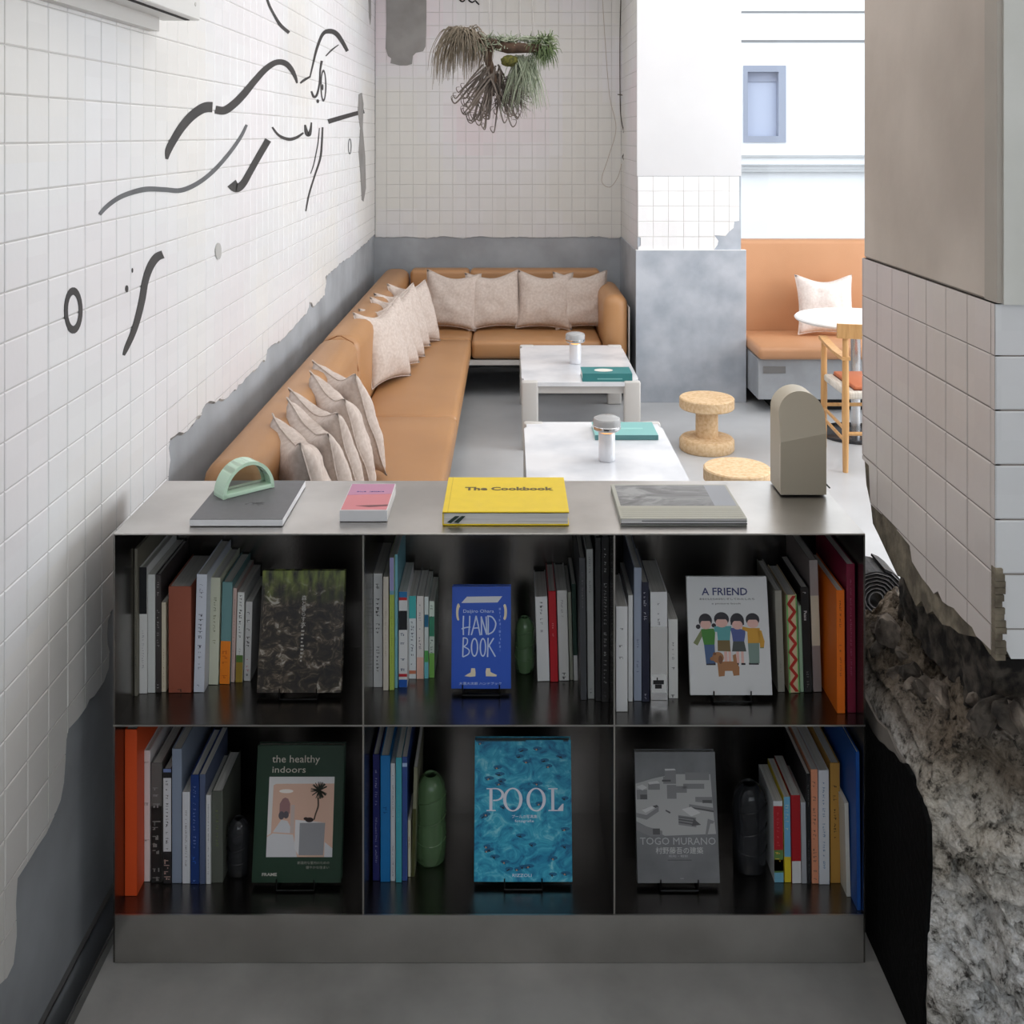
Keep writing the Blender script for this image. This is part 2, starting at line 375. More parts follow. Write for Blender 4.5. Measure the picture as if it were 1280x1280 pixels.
wall_poly('plaster_patch', [(482, -40), (533, -40), (533, 20), (532, 58), (529, 64), (520, 66), (516, 70), (515, 80), (508, 82), (500, 82), (492, 80), (488, 79), (489, 73), (485, 70), (482, 60), (483, 30)], M_PATCH, wb, 'B', d1=.003)
wall_poly('plaster_patch', [(448, 118), (452, 116), (454, 130), (453, 160), (456, 195), (457, 235), (454, 252), (452, 250), (450, 215), (448, 190), (450, 160), (447, 140)], M_PATCH, wl, 'L', d1=.003)
wall_poly('plaster_patch', [(460, -20), (463, -20), (463.5, 20), (462.5, 31), (461, 20)], M_PATCH, wl, 'L', d1=.003)
# script lettering whose lower ends reach into the frame
def ribbon_quads(px, n=6):
    q = ribbon2(px, n); h = len(q) // 2; L = q[:h]; Rr = q[h:][::-1]
    return [[L[k], L[k + 1], Rr[k + 1], Rr[k]] for k in range(h - 1)]
def wall_ribbon(name, px, m, parent, plane, d0, d1, n=7):
    bm = bmesh.new(); s = (lambda p: pz(*p)) if plane == 'B' else (lambda p: lwp(*p))
    F = (lambda d: (lambda u, v: (u, BY - d, v))) if plane == 'B' else (lambda d: (lambda u, v: (LX + d, u, v)))
    for q in ribbon_quads(px, n): add_prism(bm, [s(p) for p in q], F(d0), F(d1))
    bmesh.ops.remove_doubles(bm, verts=bm.verts, dist=1e-5)
    return link(name, done(bm, name), m, parent)
def ribbon2(px, n=6):
    c = catmull(px, n) if len(px) > 2 else px
    L, Rr = [], []
    for i, p in enumerate(c):
        a = c[max(i - 1, 0)]; b = c[min(i + 1, len(c) - 1)]
        dx, dy = b[0] - a[0], b[1] - a[1]; l = math.hypot(dx, dy) or 1; w = p[2] / 2
        L.append((p[0] - dy / l * w, p[1] + dx / l * w)); Rr.append((p[0] + dy / l * w, p[1] - dx / l * w))
    return L + Rr[::-1]
sign = thing('wall_lettering', 'black handwritten lettering at the top of the back wall', 'lettering')
for s in ([(573, -6, 2), (575, 0, 2), (578, 2, 1.8), (581, 0, 1.5), (583, -5, 1.5)], [(584, -6, 2), (586, 0, 2.2), (590, 3, 1.8), (594, 1, 1.5), (596, 3, 2), (599, 6, 1.5)]):
    wall_ribbon('letter_stroke', s, M_BLKMET, sign, 'B', .001, .006)
# column with right face: plaster top, tiles, grey wainscot
CXL, CXR, CY = .8415, 1.553, 6.89
wc = box('wall_column', M_WHITE, CXL + .008, CXR - .035, CY + .012, BY + .005, 0, CEIL, **S)
box('plaster_face', mat('column_plaster', (216, 217, 220), .6, var=.04, scale=3), CXL - .003, 1.5235, CY + .0, CY + .02, 1.4865, CEIL, wc)
box('wainscot_face', M_CONC2, CXL - .012, CXR, CY - .012, CY + .02, 0, .998, wc, bev=.002)
box('wainscot_cap', M_WHITE, CXL - .012, CXR, CY - .012, CY + .03, .998, 1.001, wc)
box('wainscot_side', M_CONC, CXL - .006, CXL + .01, CY + .02, BY, 0, .99, wc)
cp = lambda px, py: ((px - VX) * CY / FPX, CZ - (py - VY) * CY / FPX)
regC = [cp(798, 313), cp(798, 309), cp(801, 307), cp(801, 297), cp(797, 296), cp(797, 220.5), cp(924, 220.5), cp(924, 276), cp(918, 277), cp(917, 285), cp(911, 290), cp(907, 295), cp(893, 294), cp(898, 301), cp(897, 306), cp(892, 313)]
bmc = box('tile_bed', M_CONC2, CXL, 1.522, CY + .004, CY + .02, .99, 1.49, wc)
tile_wall(wc, regC, .943, 1.4865, lambda u, v, d: Vector((u, CY + .007 - d, v)), 0, M_TILEC, M_GROUT, ulim=(.8, 1.6), vlim=(.9, 1.5), rank=lambda u, v: v)
regS = [(CY + .01, 1.0), (CY + .3, .985), (CY + .6, .99), (BY, .98), (BY, CEIL - .01), (CY + .01, CEIL - .01)]
tile_wall(wc, regS, BY, 2.681, lambda u, v, d: Vector((CXL + .007 - d, u, v)), -PI / 2, M_TILEB, M_GROUT, ulim=(CY, BY), vlim=(.9, CEIL), rank=lambda u, v: -v)
# dried creeper on the column side
dv = thing('dried_creeper', 'thin dried creeper stem hanging beside the white column', 'plant')
tube('stem', mat('dry_stem', (70, 60, 52), .8), catmull([tuple(P(*q, 7.75)) for q in [(777, -30), (775, 40), (775, 110), (776, 145), (780, 165), (785, 182), (784, 200)]], 4), .004, 5, dv)
for s in ([(772, 118), (778, 119)], [(779, 165), (788, 176), (783, 186)], [(785, 182), (778, 196), (781, 204)], [(786, 176), (785, 190), (786, 201)]):
    tube('twig', _m['dry_stem'], [P(a, b, 7.74) for a, b in s], .004, 5, dv)
tube('tendril', mat('pale_stem', (176, 164, 152), .8), catmull([tuple(P(*q, 7.8)) for q in [(752, -20), (757, 60), (762, 120), (770, 160), (761, 195), (752, 225), (762, 234), (772, 222), (777, 205)]], 5), .0022, 4, dv)

# window bay behind the banquette, facade across the street
WY = 7.32
w1 = box('wall_bay', M_WHITE, CXR - .03, 4.6, WY, WY + .2, 0, .93, **S)
box('wall_header', M_WHITE, CXR - .03, 4.6, WY, WY + .2, 2.95, CEIL, **S)
wf = thing('window_1', 'wide window above the banquette looking on the white building', 'window'); wf['kind'] = 'structure'
del wf['category']
fm = mat('window_frame_white', (235, 236, 238), .4)
for nm, a in (('window_frame', (CXR - .03, 4.6, WY + .05, WY + .11, .93, .97)), ('window_frame', (CXR - .03, 4.6, WY + .05, WY + .11, 2.9, 2.95)), ('window_frame', (3.0, 3.05, WY + .05, WY + .11, .97, 2.9)), ('window_frame', (4.55, 4.6, WY + .05, WY + .11, .97, 2.9))):
    box(nm, fm, *a, parent=wf)
for a in ((CXR - .03, 3.0), (3.05, 4.55)): box('window_pane', M_PANE, a[0], a[1], WY + .077, WY + .083, .97, 2.9, wf)
# right wall with the side window
box('wall_right', M_WHITE, 4.5, 4.7, 2.6, 7.4, 0, .75, **S); box('wall_right_header', M_WHITE, 4.5, 4.7, 2.6, 7.4, 2.75, CEIL, **S)
w2 = thing('window_2', 'large side window of the back room', 'window'); w2['kind'] = 'structure'; del w2['category']
for y0, y1 in ((3.2, 3.26), (5.1, 5.16), (7.1, 7.3)): box('window_frame', fm, 4.56, 4.62, y0, y1, .75, 2.75, w2)
box('window_pane', M_PANE, 4.585, 4.59, 3.26, 7.1, .75, 2.75, w2)
box('wall_right_pier', M_WHITE, 4.5, 4.7, 2.6, 3.2, .75, 2.75, **S)
# near zone walls out of frame
box('wall_near_right', M_CONC4, 3.0, 3.2, -2.6, 2.6, -.4, CEIL, **S)
box('wall_near_back', M_WHITE, 3.0, 4.7, 2.5, 2.62, -.4, CEIL, **S)
box('wall_front', M_CONC4, -1.2, 3.2, -2.8, -2.6, -.4, 1.1, **S); box('wall_front_header', M_CONC4, -1.2, 3.2, -2.8, -2.6, 2.85, CEIL, **S)
w3 = thing('window_3', 'shop front window behind the camera', 'window'); w3['kind'] = 'structure'; del w3['category']
box('window_pane', M_PANE, -1.1, 3.1, -2.72, -2.71, 1.1, 2.85, w3)
for x in (-1.15, 1.0, 3.1): box('window_frame', M_BLKMET, x, x + .06, -2.75, -2.68, 1.1, 2.85, w3)
# building across the street
FY = 20.0
fac = thing('neighbouring_building', 'bright white building with a small grey-framed window seen outside', 'building')
M_FAC = mat('white_facade', (245, 245, 245), .8, var=.02, scale=.6)
g = lambda px, py: ((px - VX) * FY / FPX, CZ - (py - VY) * FY / FPX)
wx0, wz1 = g(929, 82); wx1, wz0 = g(982, 178)
bm = bmesh.new()
X0, X1, Z0, Z1 = -8, 16, -4, 12
for a in ((X0, wx0, Z0, Z1), (wx1, X1, Z0, Z1), (wx0, wx1, Z0, wz0), (wx0, wx1, wz1, Z1)): add_box(bm, a[0], a[1], FY, FY + .4, a[2], a[3])
link('facade_wall', done(bm, 'facade'), M_FAC, fac)
M_FR = mat('grey_aluminium', (150, 156, 172), .6)
bw = link('window', None, None, fac)
bmf = bmesh.new()
for a in ((wx0, wx0 + .08, wz0, wz1), (wx1 - .14, wx1, wz0, wz1), (wx0 + .08, wx1 - .14, wz0, wz0 + .12), (wx0 + .08, wx1 - .14, wz1 - .12, wz1)): add_box(bmf, a[0], a[1], FY - .03, FY + .2, a[2], a[3])
bwf = link('window', done(bmf, 'window'), M_FR, fac); bpy.data.objects.remove(bw)
bwf.name = 'window'
box('pane', mat('frosted_pane', (186, 194, 214), .3), wx0 + .08, wx1 - .14, FY + .16, FY + .18, wz0 + .1, wz1 - .1, bwf)
box('blind', mat('blind', (160, 166, 184), .8), wx0 + .08, wx1 - .14, FY + .12, FY + .15, wz1 - .3, wz1 - .1, bwf)
M_JT = mat('facade_joint', (132, 132, 132), .9)
for py, h, d in ((15, .035, .0), (51.5, .045, .0), (195, .04, .05), (206, .02, .08), (213, .05, .12)):
    x0, z = g(700, py)
    box('cornice', M_JT if py < 100 else mat('cornice_paint', (188, 188, 188), .8), -6, 14, FY - .02 - d, FY + .02, z - h / 2, z + h / 2, fac)
box('street', mat('asphalt', (150, 150, 150), .9, var=.2, scale=2), -30, 40, 8.4, 40, -.6, -.5, **S)
tag(fac, 'bright white building with a small grey-framed window seen outside', 'building')

# ---------------------------------------------------------------- near pillar
PX, PY0, PY1 = .888, 1.918, 2.640
wp = box('wall_pillar', M_CONC3, PX + .004, 3.1, PY0 + .03, PY1, 1.449, CEIL, bev=.006, seg=1, **S)
box('pillar_front_face', M_CONC4, PX + .013, 3.1, PY0 - .008, PY0 + .035, 1.449, CEIL, wp)
box('corner_bead', mat('bead_concrete', (176, 168, 158), .8, var=.1, scale=8), PX + .002, PX + .016, PY0 - .004, PY0 + .046, 1.452, CEIL, wp)
pp = lambda px, py: (FPX * PX / (px - VX), CZ - (py - VY) * (FPX * PX / (px - VX)) / FPX)
low = [pp(1079.6, 575), (2.63, .93), pp(1086, 582), pp(1088, 630), pp(1100, 641), pp(1115, 655), pp(1137, 682), pp(1140, 702), pp(1152, 722), pp(1161, 733), pp(1167, 742), pp(1172, 739), pp(1178, 752), pp(1185, 757), pp(1192, 760), pp(1202, 772), pp(1208, 778), pp(1215, 784), pp(1220, 795), pp(1228, 802), pp(1238, 812)]
low = [(min(u, PY1), v) for u, v in low]
regP = [(PY1, low[0][1])] + low[2:] + [(PY0 + .002, low[-1][1]), (PY0 + .002, 1.449), (PY1, 1.449)]
tile_wall(wp, regP, 2.534, 1.4545, lambda u, v, d: Vector((PX + .007 - d, u, v)), -PI / 2, M_TILEP, M_GROUTP, ulim=(1.8, 2.7), vlim=(.6, 1.46), rank=lambda u, v: v, grout=True, gap=.0028)
# bedding mortar slab behind the tiles, ragged and lower than them
M_MORT = mat('bedding_mortar', (140, 130, 112), .95, rgb2=(92, 84, 72), scale=24, bump=.8, bscale=60)
sub = [(PY1 + .004, 1.449), (PY1 + .004, low[0][1] - .01)]
for k, (u, v) in enumerate([(2.632, .88), (2.60, .84), (2.585, .80), (2.54, .785), (2.50, .77), (2.46, .755), (2.42, .74), (2.385, .752), (2.35, .735), (2.31, .72), (2.28, .745), (2.25, .73), (2.22, .75), (2.17, .745), (2.13, .76), (2.09, .765), (2.05, .78), (2.0, .80), (1.955, .79), (1.925, .80)]): sub.append((u, v))
sub += [(PY0 + .02, .80), (PY0 + .02, 1.449)]
bm = bmesh.new(); add_prism(bm, sub, lambda u, v: (PX + .05, u, v), lambda u, v: (PX + .008, u, v)); link('bedding_mortar', done(bm, 'mortar'), M_MORT, wp)
regF = [(PX + .012, .83), (PX + .022, .815), (PX + .03, .80), (3.0, .80), (3.0, 1.449), (PX + .001, 1.449), (PX + .001, .90), (PX + .006, .87)]
tile_wall(wp, regF, PX + .0, 1.4545, lambda u, v, d: Vector((u, PY0 + .007 - d, v)), 0, M_TILE, M_GROUTP, ulim=(.88, 3.0), vlim=(.7, 1.46), rank=lambda u, v: -u, gap=.003)
box('mortar_core', M_MORT, PX + .05, 3.0, PY0 + .008, PY1, .80, 1.449, wp)
bm = bmesh.new()
R = random.Random(5)
for k in range(14):      # crumbs of mortar on the broken corner
    z = .80 + k * .012; add_box(bm, PX - .001, PX + .012 + R.uniform(0, .008), PY0 - .003 - R.uniform(0, .004), PY0 + .012, z, z + .011)
link('mortar_crumb', done(bm, 'crumb'), M_MORT, wp, kind='stuff')

# rough-hewn surfaces: a closed block whose faces are pushed about by noise
def rock(name, m, x0, x1, y0, y1, z0, z1, n, amp, shape=None, parent=None, seed=0, freq=5., rel=.9, **props):
    bm = bmesh.new(); nx, ny, nz = n
    vd = {}
    def V(i, j, k):
        key = (i, j, k)
        if key not in vd: vd[key] = bm.verts.new((i / nx, j / ny, k / nz))
        return vd[key]
    for i in range(nx):
        for j in range(ny): 
            bm.faces.new((V(i, j, 0), V(i, j + 1, 0), V(i + 1, j + 1, 0), V(i + 1, j, 0))); bm.faces.new((V(i, j, nz), V(i + 1, j, nz), V(i + 1, j + 1, nz), V(i, j + 1, nz)))
    for i in range(nx):
        for k in range(nz):
            bm.faces.new((V(i, 0, k), V(i + 1, 0, k), V(i + 1, 0, k + 1), V(i, 0, k + 1))); bm.faces.new((V(i, ny, k), V(i, ny, k + 1), V(i + 1, ny, k + 1), V(i + 1, ny, k)))
    for j in range(ny):
        for k in range(nz):
            bm.faces.new((V(0, j, k), V(0, j, k + 1), V(0, j + 1, k + 1), V(0, j + 1, k))); bm.faces.new((V(nx, j, k), V(nx, j + 1, k), V(nx, j + 1, k + 1), V(nx, j, k + 1)))
    for v in bm.verts:
        u = v.co.copy(); p = Vector((x0 + u.x * (x1 - x0), y0 + u.y * (y1 - y0), z0 + u.z * (z1 - z0)))
        w = 1.
        if shape: p, w = shape(u, p)
        q = p * freq + Vector((seed, seed * 2, 0))
        d = Vector((0, 0, 0)); a = amp
        for o in range(5):
            d += noise.noise_vector(q) * a; q = q * 2.1; a *= .52
        r = noise.voronoi(p * 16)[0]; pit = max(0, .35 - r[0]) * amp * 1.6
        bl = 0; f_ = 14.; a_ = amp * rel
        for o in range(4): bl += abs(noise.noise(p * f_ + Vector((seed, 0, 7)))) * a_; f_ *= 2.1; a_ *= .55
        pit += bl
        nrm = Vector(((u.x > .999) - (u.x < .001), (u.y > .999) - (u.y < .001), (u.z > .999) - (u.z < .001)))
        v.co = p + (d - nrm * pit) * w
    me = done(bm, name, True); return link(name, me, m, parent, **props)
def rock_mat():
    m = bpy.data.materials.new('hacked_concrete'); m.use_nodes = True; nt = m.node_tree; N = nt.nodes; L = nt.links; b = N['Principled BSDF']
    b.inputs['Roughness'].default_value = .9; tc = N.new('ShaderNodeTexCoord')
    n = N.new('ShaderNodeTexNoise'); n.inputs['Scale'].default_value = 34; n.inputs['Detail'].default_value = 12; n.inputs['Roughness'].default_value = .78; L.new(tc.outputs['Object'], n.inputs['Vector'])
    r = N.new('ShaderNodeValToRGB'); cr = r.color_ramp; cr.elements[0].position = .38; cr.elements[0].color = (*lin((52, 48, 44)), 1); cr.elements[1].position = .62; cr.elements[1].color = (*lin((250, 250, 250)), 1)
    e = cr.elements.new(.48); e.color = (*lin((212, 209, 204)), 1); L.new(n.outputs['Fac'], r.inputs[0])
    n3 = N.new('ShaderNodeTexNoise'); n3.inputs['Scale'].default_value = 3.5; n3.inputs['Detail'].default_value = 3; L.new(tc.outputs['Object'], n3.inputs['Vector'])
    r3 = N.new('ShaderNodeValToRGB'); r3.color_ramp.elements[0].position = .4; r3.color_ramp.elements[1].position = .62; r3.color_ramp.elements[0].color = (*lin((206, 196, 180)), 1); r3.color_ramp.elements[1].color = (*lin((252, 253, 255)), 1); L.new(n3.outputs['Fac'], r3.inputs[0])
    mx = N.new('ShaderNodeMixRGB'); mx.blend_type = 'MULTIPLY'; mx.inputs[0].default_value = .8; L.new(r.outputs[0], mx.inputs[1]); L.new(r3.outputs[0], mx.inputs[2])
    sp = N.new('ShaderNodeSeparateXYZ'); L.new(tc.outputs['Object'], sp.inputs[0]); zn = N.new('ShaderNodeMath'); zn.operation = 'MULTIPLY_ADD'; zn.inputs[1].default_value = .16; L.new(n3.outputs['Fac'], zn.inputs[0]); L.new(sp.outputs[2], zn.inputs[2])
    mz = N.new('ShaderNodeMapRange'); mz.inputs[1].default_value = .46; mz.inputs[2].default_value = .53; L.new(zn.outputs[0], mz.inputs[0])
    m2 = N.new('ShaderNodeMixRGB'); m2.blend_type = 'MULTIPLY'; L.new(mz.outputs[0], m2.inputs[0]); L.new(mx.outputs[0], m2.inputs[1]); m2.inputs[2].default_value = (*lin((168, 158, 148)), 1); L.new(m2.outputs[0], b.inputs['Base Color'])
    v = N.new('ShaderNodeTexNoise'); v.inputs['Scale'].default_value = 55; v.inputs['Detail'].default_value = 10; L.new(tc.outputs['Object'], v.inputs['Vector'])
    bp = N.new('ShaderNodeBump'); bp.inputs['Strength'].default_value = 1; bp.inputs['Distance'].default_value = .022; L.new(v.outputs['Fac'], bp.inputs['Height']); L.new(bp.outputs[0], b.inputs['Normal'])
    return m
M_ROCK = rock_mat()
RX = .866
def sh_base(u, p):
    h = .43 + min(.15, (p.x - RX) * 1.5) + .05 * noise.noise(Vector((p.x * 6, p.y * 6, 0))) + .05 * max(0, (p.y - 2.3))
    p.z = -.19 + u.z * (h + .19)
    fy = 2.17 - min(.20, (p.x - RX) * .8) + .10 * max(0, u.z - .7)
    p.y = fy + u.y * (2.72 - fy)
    w = min(1, .04 + max(0, p.x - RX) * 14)
    if u.x > .001 or u.z > .97: pass
    p.x += .03 * max(0, u.z - .93) * 10 * (1 if u.x < .02 else 0)
    return p, w
rb = rock('hacked_concrete_base', M_ROCK, RX, 1.75, 2.17, 2.72, -.19, .55, (190, 60, 160), .034, sh_base, seed=4, freq=7, rel=2.0)
tag(rb, 'rough hacked concrete stump under the tiled pillar at right', 'concrete stump')
rb['kind'] = 'structure'
side = lambda px, py: (FPX * (RX - .006) / (px - VX), CZ - (py - VY) * (FPX * (RX - .006) / (px - VX)) / FPX)
bp_ = [side(*q) for q in [(1082, 895), (1090, 915), (1098, 926), (1104, 930), (1110, 937), (1117, 941), (1124, 952), (1130, 955), (1138, 969), (1143, 984), (1150, 997), (1154, 1014), (1159, 1030), (1160, 1083)]]
bp_ = [(2.72, .38)] + bp_[1:]
bp_ += [(2.172, .10), (2.178, -.02), (2.18, -.168), (2.72, -.168)]
bm = bmesh.new(); add_prism(bm, bp_, lambda u, v: (RX + .004, u, v), lambda u, v: (RX - .006, u, v)); link('black_coating', done(bm, 'coat'), M_BLACK, rb)
sm = mat('smooth_old_plaster', (150, 142, 134), .8, rgb2=(112, 108, 104), scale=7, bump=.3, bscale=40)
gp = [(2.72, .40), (2.55, .395), (2.46, .385), (2.39, .40), (2.33, .385), (2.27, .38), (2.22, .36), (2.18, .33), (2.176, .10), (2.72, .05)]
bm = bmesh.new(); add_prism(bm, gp, lambda u, v: (RX + .004, u, v), lambda u, v: (RX - .004, u, v)); link('old_plaster', done(bm, 'plaster'), sm, rb)
M_STUB = mat('dark_brick_core', (92, 84, 76), .95, rgb2=(30, 27, 25), scale=26, detail=8, bump=1, bscale=70, lo=.42, hi=.62)  # rough core, mottled from grey-brown to near black
def sh_stub(u, p):
    return p, .8
st = rock('pillar_core', M_STUB, .955, 1.9, 2.10, 2.60, .56, .84, (40, 50, 36), .018, sh_stub, parent=wp, seed=9, freq=9)
M_DEB = mat('plaster_debris', (150, 138, 126), .9, rgb2=(64, 56, 50), scale=22, detail=9, bump=1, bscale=60)
debris = thing('plaster_rubble', 'broken plaster and mortar lumps on top of the concrete stump', 'rubble'); debris['kind'] = 'structure'
R = random.Random(12); path = [(1098, 782, 2.58), (1108, 806, 2.54), (1120, 832, 2.48), (1140, 858, 2.40), (1168, 876, 2.28), (1205, 884, 2.18), (1245, 886, 2.08), (1290, 888, 2.0)]
M_DEB2 = mat('dark_debris', (96, 88, 80), .95, rgb2=(42, 38, 34), scale=26, detail=8, bump=1, bscale=60)
for k in range(34):
    t = (k + .5) / 34 * (len(path) - 1); i_ = int(t); t -= i_; a, b = path[i_], path[min(i_ + 1, len(path) - 1)]
    px, py, y = [a[n_] + (b[n_] - a[n_]) * t for n_ in range(3)]; px += R.uniform(-4, 10); py += R.uniform(-12, 9); c0 = P(px, py, y + R.uniform(0, .08)); s = R.uniform(.018, .040)
    bm = bmesh.new(); bmesh.ops.create_icosphere(bm, subdivisions=3, radius=1); rt = Matrix.Rotation(R.uniform(0, 6), 3, Vector((R.random(), R.random(), R.random() + .1)).normalized())
    cut = [Vector((R.uniform(-1, 1), R.uniform(-1, 1), R.uniform(-1, 1))).normalized() for _ in range(7)]
    for v in bm.verts:
        q = v.co.copy()
        for n_ in cut:
            dd = q.dot(n_) - .62
            if dd > 0: q -= n_ * dd
        q *= 1 + .22 * noise.noise(q * 3 + Vector((k, 0, 0))) + .08 * noise.noise(q * 9)
        v.co = rt @ Vector((q.x * s * 1.3, q.y * s * 1.2, q.z * s * .8)) + c0
    link('mortar_lump', done(bm, 'lump', False), (M_DEB, M_DEB2)[k % 3 == 1], debris)
# ================================================================ BOOKSHELF
SY0, SY1 = 2.44, 2.812; KX = SY0 / FPX
sx = lambda px: (px - VX) * KX
sz = lambda py: CZ - (py - VY) * KX
SL, SR = sx(141.5), sx(1081.5); ST = sz(667); SM = sz(906); SB = sz(1144); S0 = FZ + .002
T = .004
shelf = thing('bookshelf', 'low raw steel bookshelf of six cells standing across the room', 'bookshelf', (0, 0, 0))
box('top_panel', M_STEEL, SL, SR, SY0, SY1, ST - T, ST, shelf, bev=.0008)
for a in (SL, SR - T): box('side_panel', M_STEEL_SHADED, a, a + T, SY0, SY1, S0, ST - T, shelf)
box('back_panel', M_STEEL_SHADED, SL + T, SR - T, SY1 - T, SY1, S0, ST - T, shelf)
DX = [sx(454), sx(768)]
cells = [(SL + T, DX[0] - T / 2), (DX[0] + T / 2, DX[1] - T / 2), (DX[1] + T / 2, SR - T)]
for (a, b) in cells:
    box('shelf_board', M_STEEL_SHADED, a, b, SY0 + .0005, SY1 - T, SM - T, SM, shelf)
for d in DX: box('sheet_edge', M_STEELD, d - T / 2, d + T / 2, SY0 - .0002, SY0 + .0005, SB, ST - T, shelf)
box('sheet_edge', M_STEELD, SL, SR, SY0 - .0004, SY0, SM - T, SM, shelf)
for d in DX: box('divider', M_STEEL_SHADED, d - T / 2, d + T / 2, SY0 + .0005, SY1 - T, SB, ST - T, shelf)
box('bottom_board', M_STEEL_SHADED, SL + T, SR - T, SY0 + T, SY1 - T, SB - T, SB, shelf)
box('kick_panel', M_STEEL, SL + T, SR - T, SY0, SY0 + T, S0, SB, shelf)
# ---------------------------------------------------------------- upright books
def marks(parent, w, v0, v1, h, col, size=.5, seed=1, off=0., dense=.75, x0=0.):
    """small illegible print running down a spine"""
    R = random.Random(seed); bm = bmesh.new(); z = h * (1 - v0); end = h * (1 - v1); s = w * size
    while z > end:
        if R.random() < dense:
            l = s * R.uniform(.35, .9)
            for k in range(R.choice((1, 2, 2))):
                a = R.uniform(-s / 2, s / 2 - s * .3)
                add_box(bm, x0 + off + a, x0 + off + a + s * R.uniform(.12, .26), -.0006, 0, z - l, z - l + l * R.uniform(.2, .8))
            add_box(bm, x0 + off - s / 2, x0 + off + s / 2 * R.uniform(-.3, 1), -.0006, 0, z - l * .46, z - l * .32)
        z -= s * R.uniform(.75, 1.25)
    if bm.verts: link('spine_print', done(bm, 'print'), cm(col), parent, kind='stuff')
    else: bm.free()
def upright(row, xl, xr, yt, yb, dx, col, label, group, cur=None, hard=True, bands=(), prints=(), page=None, txt=None, dmax=.25, limR=None, rough=.42):
    zs = (SM if row == 1 else SB) + .0006
    y = max(SY0 + .006, FPX * (CZ - zs) / (yb - VY))
    X0 = (xl - VX) * y / FPX; X1 = (xr - VX) * y / FPX
    zt = CZ - (yt - VY) * y / FPX; h = min(zt - zs, (ST - T if row == 1 else SM - T) - zs - .004)
    lean = math.atan2(dx * y / FPX, h)
    if cur is not None: X0 = max(X0, cur + .0008)
    if limR is not None: X1 = min(X1, limR - .001)
    w = max(.003, X1 - X0); d = min(dmax, h * .76, SY1 - T - .004 - y)
    if lean > 0.001: org = (X1, y, zs); a, b = -w, 0.
    else: org = (X0, y, zs); a, b = 0., w
    bk = thing('book', label, 'book', org, (0, lean, 0), group)
    c = cm(col, rough); t = .0022 if hard else .0006; ins = .003 if hard else .0004
    bm = bmesh.new()
    add_box(bm, a, b, 0, t, 0, h, bev=.0006)
    add_box(bm, a, a + t, t, d, 0, h); add_box(bm, b - t, b, t, d, 0, h)
    link('cover', done(bm, 'cover'), c, bk)
    box('pages', page or M_PAGE, a + t, b - t, t, d - ins, ins, h - ins, bk)
    for v0, v1, bc in bands:
        box('spine_band', cm(bc), a + .0002, b - .0002, -.0003, .0, h * (1 - v1), h * (1 - v0), bk)
    for i, pr in enumerate(prints):
        v0, v1, pc = pr[:3]; size = pr[3] if len(pr) > 3 else .45; dens = pr[4] if len(pr) > 4 else .78
        marks(bk, w, v0, v1, h, pc, size, seed=int(xl * 7) + i, x0=(a + b) / 2, dense=dens)
    if txt:
        s, v, size, tcx = txt
        text(bk, s, size, ((a + b) / 2 - size / 2, -.0005, h * (1 - v)), cm(tcx), rot=(PI / 2, PI / 2, 0), name='spine_title')
    return bk, (org[0] + b)
G = {k: 'books standing on the %s shelf' % v for k, v in {11: 'upper left', 12: 'upper middle', 13: 'upper right', 21: 'lower left', 22: 'lower middle', 23: 'lower right'}.items()}
def run(row, cell, rows, key, left=True):
    lo, hi = cells[cell]
    cur = lo if left else None
    for r in rows:
        (xl, xr, yt, yb, dx, col, label) = r[:7]; kw = r[7] if len(r) > 7 else {}
        _, cur = upright(row, xl, xr, yt, yb, dx, col, label, G[key], cur=cur, limR=hi, **kw)
K = (30, 30, 32); WH = (225, 225, 224)
